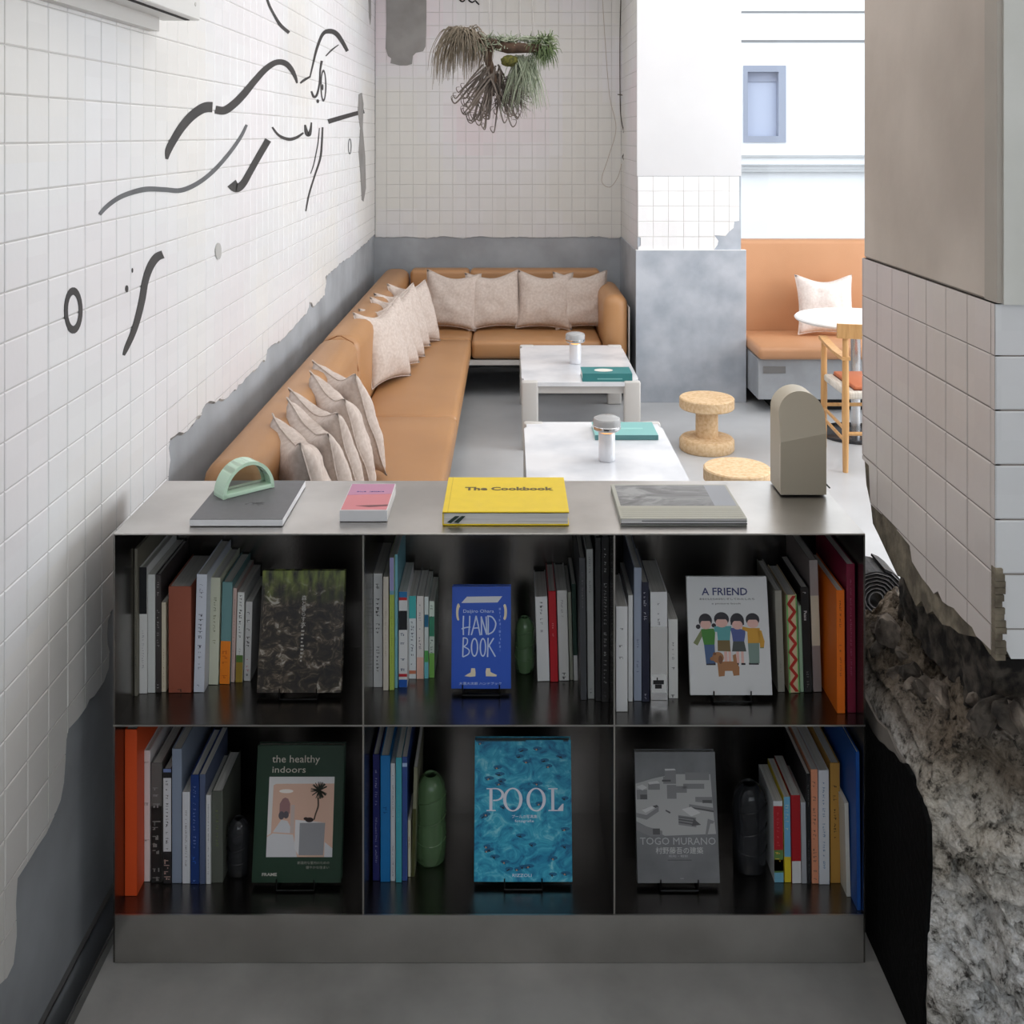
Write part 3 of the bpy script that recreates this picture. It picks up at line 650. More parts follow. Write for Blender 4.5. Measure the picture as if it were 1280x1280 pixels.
run(1, 0, [
 (165, 171.8, 686, 870, 0, (120, 116, 104), 'tall olive grey book with dark print at the left end of the upper left shelf', dict(prints=[(.15, .9, (60, 58, 54), .4)])),
 (174, 183.6, 709, 867, 0, WH, 'thin book with a black upper spine and white lower spine, second from the left', dict(bands=[(0, .37, (24, 26, 30))], prints=[(.5, .8, (170, 170, 175), .3)])),
 (185, 193.7, 718, 866, 0, (212, 214, 212), 'plain pale grey book beside the black and white spine, upper left shelf', dict(hard=False)),
 (194.6, 201, 718, 865.6, 0, (62, 56, 56), 'narrow charcoal brown book with white title print, upper left shelf', dict(prints=[(.03, .2, (210, 208, 205), .4), (.3, .6, (190, 188, 185), .45), (.93, .96, WH, .5)])),
 (202, 207.3, 753, 864.8, 0, (208, 198, 176), 'short thin cream book wedged against the thick terracotta book', dict(hard=False, prints=[(.5, .95, (180, 150, 120), .3)])),
 (210.7, 238.8, 733, 866, 0, (150, 82, 62), 'very thick plain terracotta brown book, upper left shelf', dict(prints=[(.955, .975, (70, 40, 32), .22)], rough=.55)),
 (242, 255, 718, 865.6, 4, (205, 210, 222), 'thick pale blue white book leaning, right of the terracotta book', dict(prints=[(.08, .2, (130, 135, 150), .4), (.33, .6, (70, 75, 90), .45), (.62, .78, (150, 155, 168), .35), (.93, .955, (40, 50, 80), .4)])),
 (257.5, 272.5, 722, 856, 3, (206, 208, 188), 'pale yellow green hardback with small green print, upper left shelf', dict(prints=[(.18, .52, (125, 130, 95), .3), (.58, .62, (125, 130, 95), .3)])),
 (274.5, 287, 727.6, 855, 3.5, (104, 144, 146), 'teal book with an orange picture at the foot of its spine', dict(bands=[(.58, 1, (232, 130, 32))], prints=[(.62, .97, (200, 96, 20), .6, .5)])),
 (288.5, 293, 735, 852.7, 3, (206, 178, 170), 'very thin pale pink booklet beside the teal and orange book', dict(hard=False, prints=[(.1, .8, (160, 120, 115), .3)])),
 (294.5, 303, 740.5, 852.7, 2.5, (220, 221, 218), 'white book with a green and mustard foot on its spine', dict(hard=False, bands=[(.70, .78, (84, 118, 52)), (.78, 1, (160, 132, 50))], prints=[(.03, .48, (50, 50, 50), .42), (.6, .68, (150, 150, 150), .3)])),
 (305, 313, 752, 851.4, 2.5, (202, 201, 200), 'light grey paperback with bold black vertical title, next to the forest book', dict(hard=False, prints=[(.12, .55, (30, 30, 30), .6), (.72, .85, (190, 120, 130), .5), (.9, .94, (30, 30, 40), .5)])),
], 11)
run(1, 1, [
 (466, 478, 717, 859, 0, (216, 217, 216), 'white book with bold black vertical characters beside the left divider, upper middle shelf', dict(hard=False, prints=[(.08, .56, (30, 30, 32), .5), (.64, .86, (60, 60, 62), .4)])),
 (479, 485.5, 721, 863, 0, (212, 203, 190), 'narrow beige book right of the black lettered white book', dict(hard=False, prints=[(.3, .7, (190, 170, 150), .3)])),
 (487, 492.5, 697, 862.6, 0, (176, 196, 92), 'tall thin book with a lavender top and lime green lower spine', dict(hard=False, bands=[(0, .25, (168, 166, 214)), (.25, .28, (120, 170, 200))], prints=[(.4, .8, (150, 170, 70), .3)])),
 (493.5, 497, 693, 860, 0, (120, 178, 196), 'very thin sky blue book beside the lime green spine', dict(hard=False)),
 (498.5, 509, 739.6, 859, 0, (226, 226, 228), 'white book with black, red and blue patches on its spine', dict(hard=False, bands=[(0, .06, (40, 120, 180)), (.06, .09, (190, 40, 50)), (.2, .4, (28, 30, 36)), (.86, .89, (190, 40, 50)), (.92, 1, (30, 90, 180))], prints=[(.42, .82, (120, 130, 145), .6, .5)])),
 (510, 520, 745, 848.5, 0, (222, 228, 230), 'white book with a turquoise upper spine, upper middle shelf', dict(hard=False, bands=[(0, .27, (72, 182, 182)), (.9, .94, (200, 120, 90))], prints=[(.3, .85, (80, 90, 105), .5)])),
 (521, 529.5, 745, 848.5, 0, (228, 222, 218), 'white book with a pale peach lower spine, upper middle shelf', dict(hard=False, bands=[(.74, 1, (232, 188, 170))], prints=[(.1, .7, (120, 110, 120), .4)])),
 (530.5, 535.5, 746, 848, 0, (220, 228, 226), 'thin white book with blue blot and green foot', dict(hard=False, bands=[(.22, .37, (34, 104, 140)), (.66, .8, (90, 170, 90)), (.8, 1, (120, 200, 210))])),
 (536.5, 543, 751.5, 847, 0, (214, 226, 214), 'small white and green spotted book at the right end of this row', dict(hard=False, bands=[(.2, .46, (60, 140, 110)), (.68, 1, (130, 190, 90))], prints=[(.05, .2, (60, 90, 80), .5), (.5, .66, (60, 90, 80), .5)])),
], 12)
run(1, 1, [
 (672, 687, 746, 851.7, -3, (222, 222, 222), 'thick white book with a tiny title, left of the red book', dict(prints=[(.06, .12, (50, 50, 55), .3), (.14, .4, (150, 150, 155), .3)])),
 (688.3, 697.7, 739, 852.5, -3, (176, 20, 34), 'bright red book on the upper middle shelf', dict(prints=[(.35, .5, (220, 160, 160), .25)])),
 (699, 711.5, 738, 851, -3, (204, 203, 200), 'off-white book immediately right of the red book', dict(prints=[(.9, .96, (60, 60, 60), .4), (.1, .3, (140, 140, 140), .25)])),
 (712.5, 716.5, 740, 850, -3, (140, 142, 128), 'thin grey green book between off-white and dark green spines', dict(hard=False)),
 (717.5, 722.5, 730, 850.6, -3, (22, 52, 42), 'thin dark green book with a white foot', dict(hard=False, bands=[(.74, 1, (200, 200, 198))])),
 (724, 733.5, 697, 875, -2, (60, 62, 66), 'tall charcoal grey book right of the small dark green book', dict(prints=[(.1, .35, (130, 130, 135), .25)])),
 (735, 743, 686.5, 873.7, -2, (150, 152, 150), 'tall narrow light grey book beside the two black books', dict(prints=[(.05, .3, (60, 60, 60), .3), (.93, .96, K, .4)])),
 (744.2, 751, 672, 876, 0, (26, 27, 29), 'tall black book with plain spine, next to last at right', dict()),
 (752, 765.5, 671, 877, 0, (18, 18, 20), 'tall thick black book with white capitals down the spine, against the divider', dict(prints=[(.07, .22, (170, 170, 170), .35), (.26, .88, (160, 160, 160), .42), (.94, .97, (90, 90, 90), .4)])),
], 12, left=False)
run(1, 2, [
 (770, 784.5, 758, 889.7, 0, (220, 221, 222), 'white book standing furthest forward at the left end of the upper right shelf', dict(prints=[(.2, .23, (120, 120, 120), .3), (.36, .4, (120, 120, 120), .5), (.47, .5, (120, 120, 120), .5)])),
 (785.5, 791, 744, 877, 0, (214, 215, 216), 'thin plain white book behind the forward white book', dict(hard=False)),
 (792.5, 802, 709.6, 876, 0, (150, 160, 178), 'tall blue grey book, upper right shelf', dict(prints=[(.5, .6, (90, 95, 115), .3), (.7, .78, (90, 95, 115), .35)])),
 (803, 812, 728, 877, -1, (26, 30, 52), 'dark navy book with white lettering, upper right shelf', dict(prints=[(.08, .3, (190, 192, 200), .45), (.93, .97, (190, 192, 200), .4)])),
 (813.5, 834.5, 740, 875, -.5, (222, 223, 225), 'thick book with white top and mirror silver lower spine', dict(bands=[], prints=[(.1, .3, (120, 120, 125), .18)])),
 (836, 847.5, 774, 873, -.5, (216, 217, 214), 'short white paperback right of the silver spined book', dict(hard=False, prints=[(.25, .5, (90, 90, 90), .25), (.6, .66, K, .3), (.94, .97, (60, 60, 60), .5)])),
], 13)
run(1, 2, [
 (972.6, 981, 738, 865, -4, (148, 146, 136), 'light grey green book at the left of the right-hand group', dict(prints=[(.7, .8, (120, 110, 105), .3)])),
 (986.5, 999.5, 743.6, 866, -4, (206, 186, 152), 'book with a red zigzag pattern on its spine', dict(bands=[(0, .97, (206, 186, 152))])),
 (1000.3, 1004.6, 757, 865, -3, (150, 178, 150), 'thin pale green book beside the zigzag spine', dict(hard=False)),
 (1005.5, 1015.5, 734, 865.8, -5, (16, 16, 18), 'black book with a white title reading Peace', dict(prints=[(.04, .08, (170, 170, 170), .5), (.8, .95, (140, 140, 140), .3)], txt=('Peace', .27, .0075, (220, 220, 220)))),
 (1017, 1027.3, 700, 865, -5.5, (134, 124, 122), 'tall taupe grey book with a beige label on the spine', dict(bands=[(0, .27, (150, 142, 140)), (.27, .65, (196, 188, 168))])),
 (1046.5, 1056.5, 738, 891.8, -1, (222, 108, 18), 'bright orange hardback pulled forward, upper right shelf', dict(prints=[(.08, .3, (120, 56, 14), .3), (.44, .7, (120, 56, 14), .3)])),
 (1059.5, 1070, 705, 891, -1.5, (112, 18, 48), 'tall dark crimson book against the right side panel', dict(prints=[(.1, .75, (160, 90, 120), .22)])),
], 13, left=False)
run(2, 0, [
 (155, 171, 912, 1120, 0, (226, 84, 34), 'big bright orange red book at the left end of the lower shelf', dict(rough=.5)),
 (174, 187.5, 938, 1102, 0, (222, 216, 217), 'white book with dark bracket marks along its edge, lower left shelf', dict(prints=[(.05, .98, (170, 160, 160), .9, .12)])),
 (189, 202.5, 954, 1102.7, 0, (104, 102, 100), 'book with grey top and black patterned lower spine', dict(bands=[(.36, 1, (30, 28, 28))], prints=[(.4, .98, (150, 148, 145), .75, .6), (.0, .33, (150, 150, 150), .7, .3)])),
 (204, 214, 961, 1104.5, 0, (36, 34, 36), 'black book with a white title strip, lower left shelf', dict(bands=[(.0, .03, (120, 140, 190)), (.08, .72, (214, 216, 220))], prints=[(.1, .7, (30, 30, 30), .35), (.78, .99, (190, 160, 150), .8)])),
 (215, 227, 936, 1104, 0, (138, 150, 170), 'tall slate blue hardback with blank spine, lower left shelf', dict()),
 (228, 237.3, 990, 1104.5, 0, (216, 218, 224), 'short white book between slate blue and royal blue books', dict(hard=False, prints=[(.2, .8, (130, 125, 130), .25)])),
 (238.3, 248.6, 968.6, 1105, 0, (26, 56, 120), 'royal blue book with pale lettering, lower left shelf', dict(prints=[(.1, .66, (130, 150, 200), .38), (.7, .8, (60, 120, 220), .5), (.93, .96, (130, 170, 230), .4)])),
 (249.6, 256.6, 968, 1105, 0, (82, 94, 124), 'steel blue book right of the royal blue one', dict(hard=False)),
 (257.6, 263.4, 994, 1105, 0, (212, 213, 216), 'thin white book beside the olive spined book', dict(hard=False, prints=[(.1, .9, (150, 150, 155), .3)])),
 (264.4, 278.5, 989, 1103.5, 0, (88, 92, 84), 'dark olive grey hardback at the right end of the lower left row', dict(prints=[(.2, .6, (120, 130, 80), .25)])),
], 21)
run(2, 1, [
 (466, 474.6, 943, 1101, 0, (24, 30, 96), 'navy blue book with white dotted print down the spine', dict(prints=[(.12, .4, (170, 170, 200), .35), (.5, .85, (170, 170, 200), .3)])),
 (475.6, 487.6, 944.5, 1102.5, 0, (24, 116, 182), 'bright cerulean blue book, lower middle shelf', dict(prints=[(.4, .5, (20, 90, 150), .5)])),
 (488.4, 494, 954, 1101.5, 0, (204, 208, 212), 'thin white book between two blue spines, lower middle shelf', dict(hard=False, prints=[(.1, .45, (130, 120, 130), .3), (.7, .95, (130, 120, 130), .3)])),
 (494.8, 502, 947, 1103, 0, (70, 164, 180), 'turquoise book on the lower middle shelf', dict(hard=False, prints=[(.3, .5, (110, 190, 200), .3)])),
 (502.8, 509, 946, 1101, 0, (48, 74, 138), 'mid blue book right of the turquoise one', dict(hard=False, bands=[(.05, .08, (170, 190, 220))])),
 (509.8, 513.3, 1025, 1096, 0, (206, 204, 180), 'small thin cream booklet in front of the green vase', dict(hard=False, prints=[(.3, .5, (170, 100, 90), .5)])),
 (514, 518.3, 959, 1096, 3.5, (126, 126, 104), 'leaning olive grey book touching the green glass vase', dict(hard=False, bands=[(.38, 1, (66, 68, 30))])),
], 22)
run(2, 2, [
 (968, 979.6, 1001.5, 1103, -1.5, (214, 218, 220), 'white book with a red patch and coloured foot, lower right shelf', dict(hard=False, bands=[(.06, .6, (176, 28, 38)), (.6, .88, (96, 130, 70)), (.72, .86, (176, 40, 36)), (.88, 1, (120, 180, 205))], prints=[(.1, .55, (200, 90, 90), .3), (.62, .86, (220, 180, 60), .7, .4)])),
 (981, 989, 996, 1103, -1.5, (226, 200, 52), 'sky blue and yellow spined book, lower right shelf', dict(hard=False, bands=[(0, .7, (110, 172, 206))], prints=[(.05, .4, (220, 220, 180), .5)])),
 (990.2, 1001.6, 994, 1104, -1.5, (166, 18, 30), 'red book with a white foot, lower right shelf', dict(hard=False, bands=[(.75, 1, (222, 222, 222))])),
 (1002.4, 1008.6, 1003, 1104.5, -1.5, (168, 170, 174), 'pale grey thin book between red and black spines', dict(hard=False)),
 (1009.4, 1014, 967, 1104.5, -1.5, (22, 22, 24), 'tall thin black book, lower right shelf', dict(hard=False, prints=[(.1, .3, (120, 120, 120), .3), (.6, .9, (120, 120, 120), .3)])),
 (1015, 1023.2, 961.7, 1104.5, -1.5, (222, 150, 116), 'salmon orange book with dark speckled print', dict(hard=False, prints=[(.1, .95, (90, 70, 60), .55, .8)])),
 (1024.2, 1037, 963, 1105.7, -1, (212, 214, 218), 'white book with blue spine print, lower right shelf', dict(prints=[(.1, .9, (90, 130, 170), .25)])),
 (1038.6, 1050.6, 953.7, 1104, -1, (178, 134, 62), 'ochre tan book right of the blue printed white book', dict(prints=[(.15, .3, (60, 44, 24), .45), (.38, .62, (60, 44, 24), .3)])),
 (1055, 1063.5, 1004, 1121, -3, (202, 200, 190), 'plain cream book pulled forward beside the blue book', dict(hard=False)),
 (1067, 1076.5, 940, 1138, -2, (14, 74, 150), 'large bright blue book against the right side panel, lower shelf', dict(rough=.5)),
], 23, left=False)
# zigzag on the patterned spine, silver wrap on the white book
for o in list(SC.objects):
    if o.get('label') == 'book with a red zigzag pattern on its spine':
        h = o.children[0].dimensions.z if False else max(v.co.z for v in o.children[0].data.vertices); xs = [v.co.x for v in o.children[0].data.vertices]; a, b = min(xs), max(xs); w = b - a
        n = 6; bm = bmesh.new(); q = []
        pts = [((a + w * (.20 if k % 2 else .78)), h * (.99 - .98 * k / (2 * n))) for k in range(2 * n + 1)]
        for (x1, z1), (x2, z2) in zip(pts, pts[1:]):
            t = h * .022; poly = [(x1, z1 + t), (x1, z1 - t), (x2, z2 - t), (x2, z2 + t)]
            poly = [(x1 - w * .18, z1), (x1 + w * .18, z1), (x2 + w * .18, z2), (x2 - w * .18, z2)]
            add_prism(bm, poly, lambda u, v: (u, -.0004, v), lambda u, v: (u, -.0009, v))
        link('zigzag_stripe', done(bm, 'zig'), cm((172, 40, 30)), o)
        bm = bmesh.new(); add_box(bm, a, a + w * .14, -.0009, -.0003, 0, h); add_box(bm, b - w * .12, b, -.0009, -.0003, 0, h); link('green_edge', done(bm, 'ge'), cm((110, 176, 100)), o)
    if o.get('label') == 'thick book with white top and mirror silver lower spine':
        xs = [v.co.x for v in o.children[0].data.vertices]; h = max(v.co.z for v in o.children[0].data.vertices); a, b = min(xs), max(xs)
        box('silver_wrap', mat('mirror_foil', (225, 226, 228), .12, 1.), a - .0002, b + .0002, -.0008, .04, 0, h * .68, o)
        x0, w = a, b - a
        bm = bmesh.new()
        for cx, cz, r in ((.3, .17, .16), (.62, .17, .16), (.45, .13, .2)): add_box(bm, x0 + (cx - r) * w, x0 + (cx + r) * w, -.0012, -.0008, h * cz - .006, h * cz + .004)
        add_box(bm, x0 + w * .35, x0 + w * .42, -.0012, -.0008, h * .17, h * .21)
        link('spine_emblem', done(bm, 'em'), cm(K), o)
        box('spine_label', cm(WH), x0 + w * .06, b - w * .06, -.0010, -.0008, h * .07, h * .235, o)
# ---------------------------------------------------------------- books shown face out on wire stands
def face_book(row, xl, xr, yt, yb, col, label, lean=12, thick=.018, cover=None, stand_label=None, rough=.4, yaw=0):
    zs = (SM if row == 1 else SB); lift = .014
    y = FPX * (CZ - zs - lift) / (yb - VY); X0 = (xl - VX) * y / FPX; X1 = (xr - VX) * y / FPX
    a = math.radians(lean); w = X1 - X0
    h = (FPX * (CZ - zs - lift) - (yt - VY) * y) / (FPX * math.cos(a) + (yt - VY) * math.sin(a))
    root = thing('book', label, 'book', ((X0 + X1) / 2, y, zs + lift), (-a, 0, yaw), 'books shown face out on wire stands')
    t = .0022; bm = bmesh.new()
    add_box(bm, -w / 2, w / 2, 0, t, 0, h, bev=.0006); add_box(bm, -w / 2, w / 2, thick - t, thick, 0, h); add_box(bm, -w / 2, -w / 2 + t, t, thick - t, 0, h)
    link('cover', done(bm, 'cover'), cover or cm(col, rough), root)
    box('pages', M_PAGE, -w / 2 + t, w / 2 - .003, t, thick - t, .003, h - .003, root)
    # wire stand
    st = thing('book_stand', stand_label, 'stand', ((X0 + X1) / 2, y, zs + .002), (0, 0, yaw), 'wire stands under the face-out books')
    s = min(.045, w * .36); bm = bmesh.new()
    for k in (-1, 1):
        p = [(k * s, -.012, lift + .014), (k * s, -.012, .0025), (k * s, .085, .0025), (k * s, .085 - .01, .02), (k * s, thick + .012 + .12 * math.tan(a) * 1.1, .14)]
        add_tube(bm, p, .0018, 6)
    add_tube(bm, [(-s, -.012, .0025), (s, -.012, .0025)], .0018, 6)
    add_tube(bm, [(-s, thick + .012 + .12 * math.tan(a) * 1.1, .14), (s, thick + .012 + .12 * math.tan(a) * 1.1, .14)], .0018, 6)
    add_tube(bm, [(-s, -.012, lift - .004), (-s, .06, lift - .004)], .0018, 6); add_tube(bm, [(s, -.012, lift - .004), (s, .06, lift - .004)], .0018, 6)
    link('wire_frame', done(bm, 'wire'), M_BLKMET, st)
    root['w'] = w; root['h'] = h
    return root, w, h
class Page:
    """flat print on a cover; u, v in pixels of a close look at the photograph, box (x0, y0, x1, y1) = the cover's outline there"""
    def __init__(s, root, w, h, bx): s.r, s.w, s.h, s.b = root, w, h, bx
    def q(s, x, y): return ((x - s.b[0]) / (s.b[2] - s.b[0]) - .5) * s.w, (1 - (y - s.b[1]) / (s.b[3] - s.b[1])) * s.h
    def poly(s, name, polys, col, layer=1, m=None, one=False):
        if 1 < len(polys) <= 22 and not one:
            for p in polys[:-1]: s.poly(name, [p], col, layer, m)
            polys = polys[-1:]
        bm = bmesh.new(); d0 = -.00025 * (layer - 1) - .0001; d1 = -.00025 * layer - .0001
        for p in polys:
            add_prism(bm, [s.q(*c) for c in p], lambda u, v: (u, d0, v), lambda u, v: (u, d1, v))
        return link(name, done(bm, name), m or cm(col), s.r)
    def stroke(s, name, lines, col, layer=1, n=5):
        return s.poly(name, [q for l in lines for q in ribbon_quads(l, n)], col, layer, None, True)
    def text(s, t, x, y, cap, col, fit=None, layer=1, name='title', align='CENTER', off=0, m=None):
        u, v = s.q(x, y); c = cap / (s.b[3] - s.b[1]) * s.h
        f = fit / (s.b[2] - s.b[0]) * s.w if fit else None
        return text(s.r, t, c, (u, -.00025 * layer - .0002, v), m or cm(col), align=align, fit=f, name=name, off=off * c)
def ell(cx, cy, rx, ry, n=18, a0=0, a1=2 * PI): return [(cx + rx * math.cos(a0 + (a1 - a0) * k / n), cy + ry * math.sin(a0 + (a1 - a0) * k / n)) for k in range(n + (a1 - a0 < 6))]
def rc(x0, y0, x1, y1): return [(x0, y0), (x1, y0), (x1, y1), (x0, y1)]
# forest photograph cover
def photo_mat(name, stops, scale, detail=8, stretch=(1, 1, 1), rough=.35, dist=0., kind='noise', vertical=None):
    m = bpy.data.materials.new(name); m.use_nodes = True; nt = m.node_tree; N = nt.nodes; L = nt.links; b = N['Principled BSDF']; b.inputs['Roughness'].default_value = rough
    tc = N.new('ShaderNodeTexCoord'); mp = N.new('ShaderNodeMapping'); mp.inputs['Scale'].default_value = stretch; L.new(tc.outputs['Object'], mp.inputs[0])
    n = N.new('ShaderNodeTexNoise'); n.inputs['Scale'].default_value = scale; n.inputs['Detail'].default_value = detail; n.inputs['Distortion'].default_value = dist; n.inputs['Roughness'].default_value = .62; L.new(mp.outputs[0], n.inputs['Vector'])
    r = N.new('ShaderNodeValToRGB'); cr = r.color_ramp
    cr.elements[0].position, c0 = stops[0]; cr.elements[0].color = (*lin(c0), 1); cr.elements[1].position, c1 = stops[-1]; cr.elements[1].color = (*lin(c1), 1)
    for p, c in stops[1:-1]: e = cr.elements.new(p); e.color = (*lin(c), 1)
    L.new(n.outputs['Fac'], r.inputs[0]); L.new(r.outputs[0], b.inputs['Base Color']); return m, nt, r, tc
M_FOR, nt, r, tc = photo_mat('forest_photo', [(.36, (10, 9, 8)), (.50, (44, 36, 28)), (.58, (92, 80, 66)), (.68, (172, 166, 156))], 34, 8, (1, 1, 1.3), dist=1.2)
N = nt.nodes; sp = N.new('ShaderNodeSeparateXYZ'); nt.links.new(tc.outputs['Object'], sp.inputs[0]); mr = N.new('ShaderNodeMapRange'); mr.inputs[1].default_value = .20; mr.inputs[2].default_value = .27; nt.links.new(sp.outputs[2], mr.inputs[0])
mx = N.new('ShaderNodeMixRGB'); mx.blend_type = 'MIX'; gn = N.new('ShaderNodeTexNoise'); gn.inputs['Scale'].default_value = 20; gn.inputs['Detail'].default_value = 8
gm = N.new('ShaderNodeMapping'); gm.inputs['Scale'].default_value = (2.2, 1, .7); nt.links.new(tc.outputs['Object'], gm.inputs[0]); nt.links.new(gm.outputs[0], gn.inputs['Vector'])
gr = N.new('ShaderNodeValToRGB'); gr.color_ramp.elements[0].position = .4; gr.color_ramp.elements[0].color = (*lin((16, 18, 8)), 1); gr.color_ramp.elements[1].position = .66; gr.color_ramp.elements[1].color = (*lin((136, 150, 66)), 1); nt.links.new(gn.outputs['Fac'], gr.inputs[0])
nt.links.new(mr.outputs[0], mx.inputs[0]); nt.links.new(r.outputs[0], mx.inputs[1]); nt.links.new(gr.outputs[0], mx.inputs[2]); nt.links.new(mx.outputs[0], N['Principled BSDF'].inputs['Base Color'])
b1, w, h = face_book(1, 320.8, 426.5, 713, 866, K, 'face-out book with a dark forest floor photograph on its cover', 13, .02, M_FOR, 'black wire stand under the forest photograph book')
pg = Page(b1, w, h, (740, 283, 1150, 880))
text(b1, '森の観察', .010, (.004, -.0008, h * .79), cm((190, 186, 178)), fit=None) if False else None
for k, ch in enumerate('森と暮らす本'): pg.text(ch, 952, 430 + k * 26, 20, (190, 186, 178), layer=1)
pg.poly('subtitle_print', [rc(944, 560 + k * 18, 952 + (k * 7) % 9, 568 + k * 18) for k in range(10)], (170, 166, 158))
# blue HAND BOOK
b2, w, h = face_book(1, 564, 638.7, 733, 861, (30, 82, 190), 'face-out blue book titled HAND BOOK with drawn hands and feet', 11, .022, None, 'black wire stand under the blue hand book')
pg = Page(b2, w, h, (40, 70, 675, 1155)); LB = (196, 212, 240); SK = (226, 214, 186)
pg.poly('drawn_pages', [[(140, 248), (200, 180), (582, 176), (530, 242)]], (216, 218, 224))
pg.poly('drawn_hand', [ell(108, 345, 24, 92), ell(608, 345, 24, 86)], SK)
pg.poly('drawn_hand_shade', [ell(126, 360, 16, 70), ell(590, 345, 14, 66)], (30, 82, 190), 2)
pg.poly('drawn_foot', [[(180, 1022), (215, 1000), (245, 985), (252, 940), (292, 940), (298, 985), (296, 1024), (240, 1030)], [(408, 1024), (405, 975), (412, 940), (452, 940), (458, 980), (490, 995), (525, 1010), (520, 1026)]], SK)
pg.stroke('hand_lettering', [
 [(165, 385, 14), (162, 480, 14), (165, 590, 14)], [(145, 525, 12), (190, 510, 12), (240, 505, 12)], [(232, 385, 14), (230, 480, 14), (222, 592, 14)],
 [(250, 590, 14), (280, 480, 14), (300, 385, 14)], [(300, 385, 14), (322, 480, 14), (345, 592, 14)], [(262, 520, 12), (300, 515, 12), (335, 515, 12)],
 [(360, 590, 14), (358, 480, 14), (355, 392, 14)], [(355, 392, 14), (385, 490, 14), (415, 586, 14)], [(415, 586, 14), (412, 480, 14), (408, 392, 14)],
 [(430, 392, 14), (432, 480, 14), (430, 584, 14)], [(420, 388, 14), (470, 398, 14), (508, 450, 14), (508, 500, 14), (480, 555, 14), (425, 585, 14)],
 [(165, 620, 14), (162, 720, 14), (160, 820, 14)], [(160, 618, 12), (205, 630, 12), (205, 680, 12), (170, 712, 12)], [(170, 712, 12), (225, 745, 12), (220, 790, 12), (160, 822, 12)],
 [(430, 620, 14), (428, 720, 14), (425, 822, 14)], [(490, 622, 14), (460, 670, 14), (432, 715, 14)], [(440, 700, 14), (475, 760, 14), (508, 818, 14)]], LB)
for cx, rx in ((285, 40), (375, 36)):
    o = ell(cx, 720, rx, 100, 24); i = ell(cx, 720, rx - 15, 84, 24)
    pg.poly('hand_lettering', [[o[k], o[(k + 1) % 24], i[(k + 1) % 24], i[k]] for k in range(24)], LB)
pg.text('Daijiro Ohara', 325, 352, 36, LB, fit=330, name='author_name'); pg.text('大原大次郎 ハンドブック', 350, 1112, 24, LB, fit=450, name='publisher_line')
pg.poly('side_print', [rc(545 + (k % 3) * 6, 300 + k * 40, 566 - (k % 2) * 6, 325 + k * 40) for k in range(12)], (120, 150, 220))
# A FRIEND
b3, w, h = face_book(1, 863, 965.7, 720.7, 869, (212, 213, 214), 'face-out white picture book titled A FRIEND with four children and a dog', 13, .012, None, 'black wire stand under the white picture book')
pg = Page(b3, w, h, (75, 85, 850, 1200)); BK = (30, 24, 34); SKN = (222, 178, 168)
pg.text('A FRIEND', 440, 262, 72, (44, 52, 104), fit=440, off=.02)
pg.text('あるともだちのはなし', 320, 308, 16, (80, 78, 80), fit=250, name='subtitle'); pg.text('そしてわたしたち', 590, 308, 16, (80, 78, 80), fit=270, name='subtitle'); pg.text('a picture book', 450, 350, 16, (80, 78, 80), fit=280, name='subtitle')
pg.poly('drawn_arm', [[(200, 590), (225, 620), (160, 740), (120, 715)], [(740, 590), (775, 600), (800, 700), (790, 765), (755, 765), (755, 690)]], (120, 128, 84))
pg.poly('drawn_arm', [[(740, 590), (775, 600), (800, 700), (792, 755), (755, 755), (752, 690)], [(595, 560), (660, 575), (640, 610), (590, 590)]], (206, 152, 40), 2)
pg.poly('drawn_shirt_green', [[(200, 585), (320, 580), (332, 620), (322, 730), (222, 732), (205, 650)]], (62, 128, 44), 2)
pg.poly('drawn_shirt_teal', [[(325, 560), (490, 555), (480, 600), (470, 690), (355, 690), (350, 610), (325, 610)]], (86, 158, 160), 2)
pg.poly('drawn_shirt_blue', [[(475, 570), (620, 590), (620, 630), (606, 700), (498, 700), (492, 640)]], (74, 88, 146), 2)
pg.poly('drawn_shirt_yellow', [[(640, 575), (760, 575), (756, 715), (640, 718)]], (206, 152, 40), 2)
pg.poly('drawn_trousers_blue', [[(222, 732), (322, 730), (325, 905), (235, 912)]], (66, 92, 134), 2)
pg.poly('drawn_shorts_brown', [[(352, 690), (470, 690), (472, 795), (350, 790)]], (112, 92, 48), 2)
pg.poly('drawn_skirt_dark', [[(500, 700), (606, 700), (622, 795), (486, 795)]], (66, 72, 70), 2)
pg.poly('drawn_trousers_grey', [[(640, 716), (748, 716), (742, 905), (645, 905)]], (118, 140, 132), 2)
pg.poly('drawn_legs', [rc(410, 795, 440, 900), rc(450, 795, 475, 900), rc(525, 795, 552, 905), rc(570, 795, 595, 905)], SKN, 1)
pg.poly('drawn_shoes', [rc(235, 905, 325, 922), rc(510, 902, 545, 920), rc(568, 902, 608, 920), rc(640, 900, 735, 918)], BK, 2)
pg.poly('drawn_hair', [ell(243, 505, 64, 68), ell(398, 490, 72, 66), ell(547, 505, 66, 72), ell(695, 495, 66, 62), ell(172, 562, 22, 22), ell(322, 550, 22, 20), rc(484, 500, 612, 545)], BK, 2)
pg.poly('drawn_face', [ell(245, 540, 52, 46), ell(398, 525, 58, 44), ell(547, 545, 50, 44), ell(695, 530, 54, 44)], SKN, 3)
pg.poly('drawn_fringe', [rc(195, 480, 295, 508), rc(335, 462, 462, 492), rc(495, 478, 602, 508), rc(636, 468, 756, 496)], BK, 4)
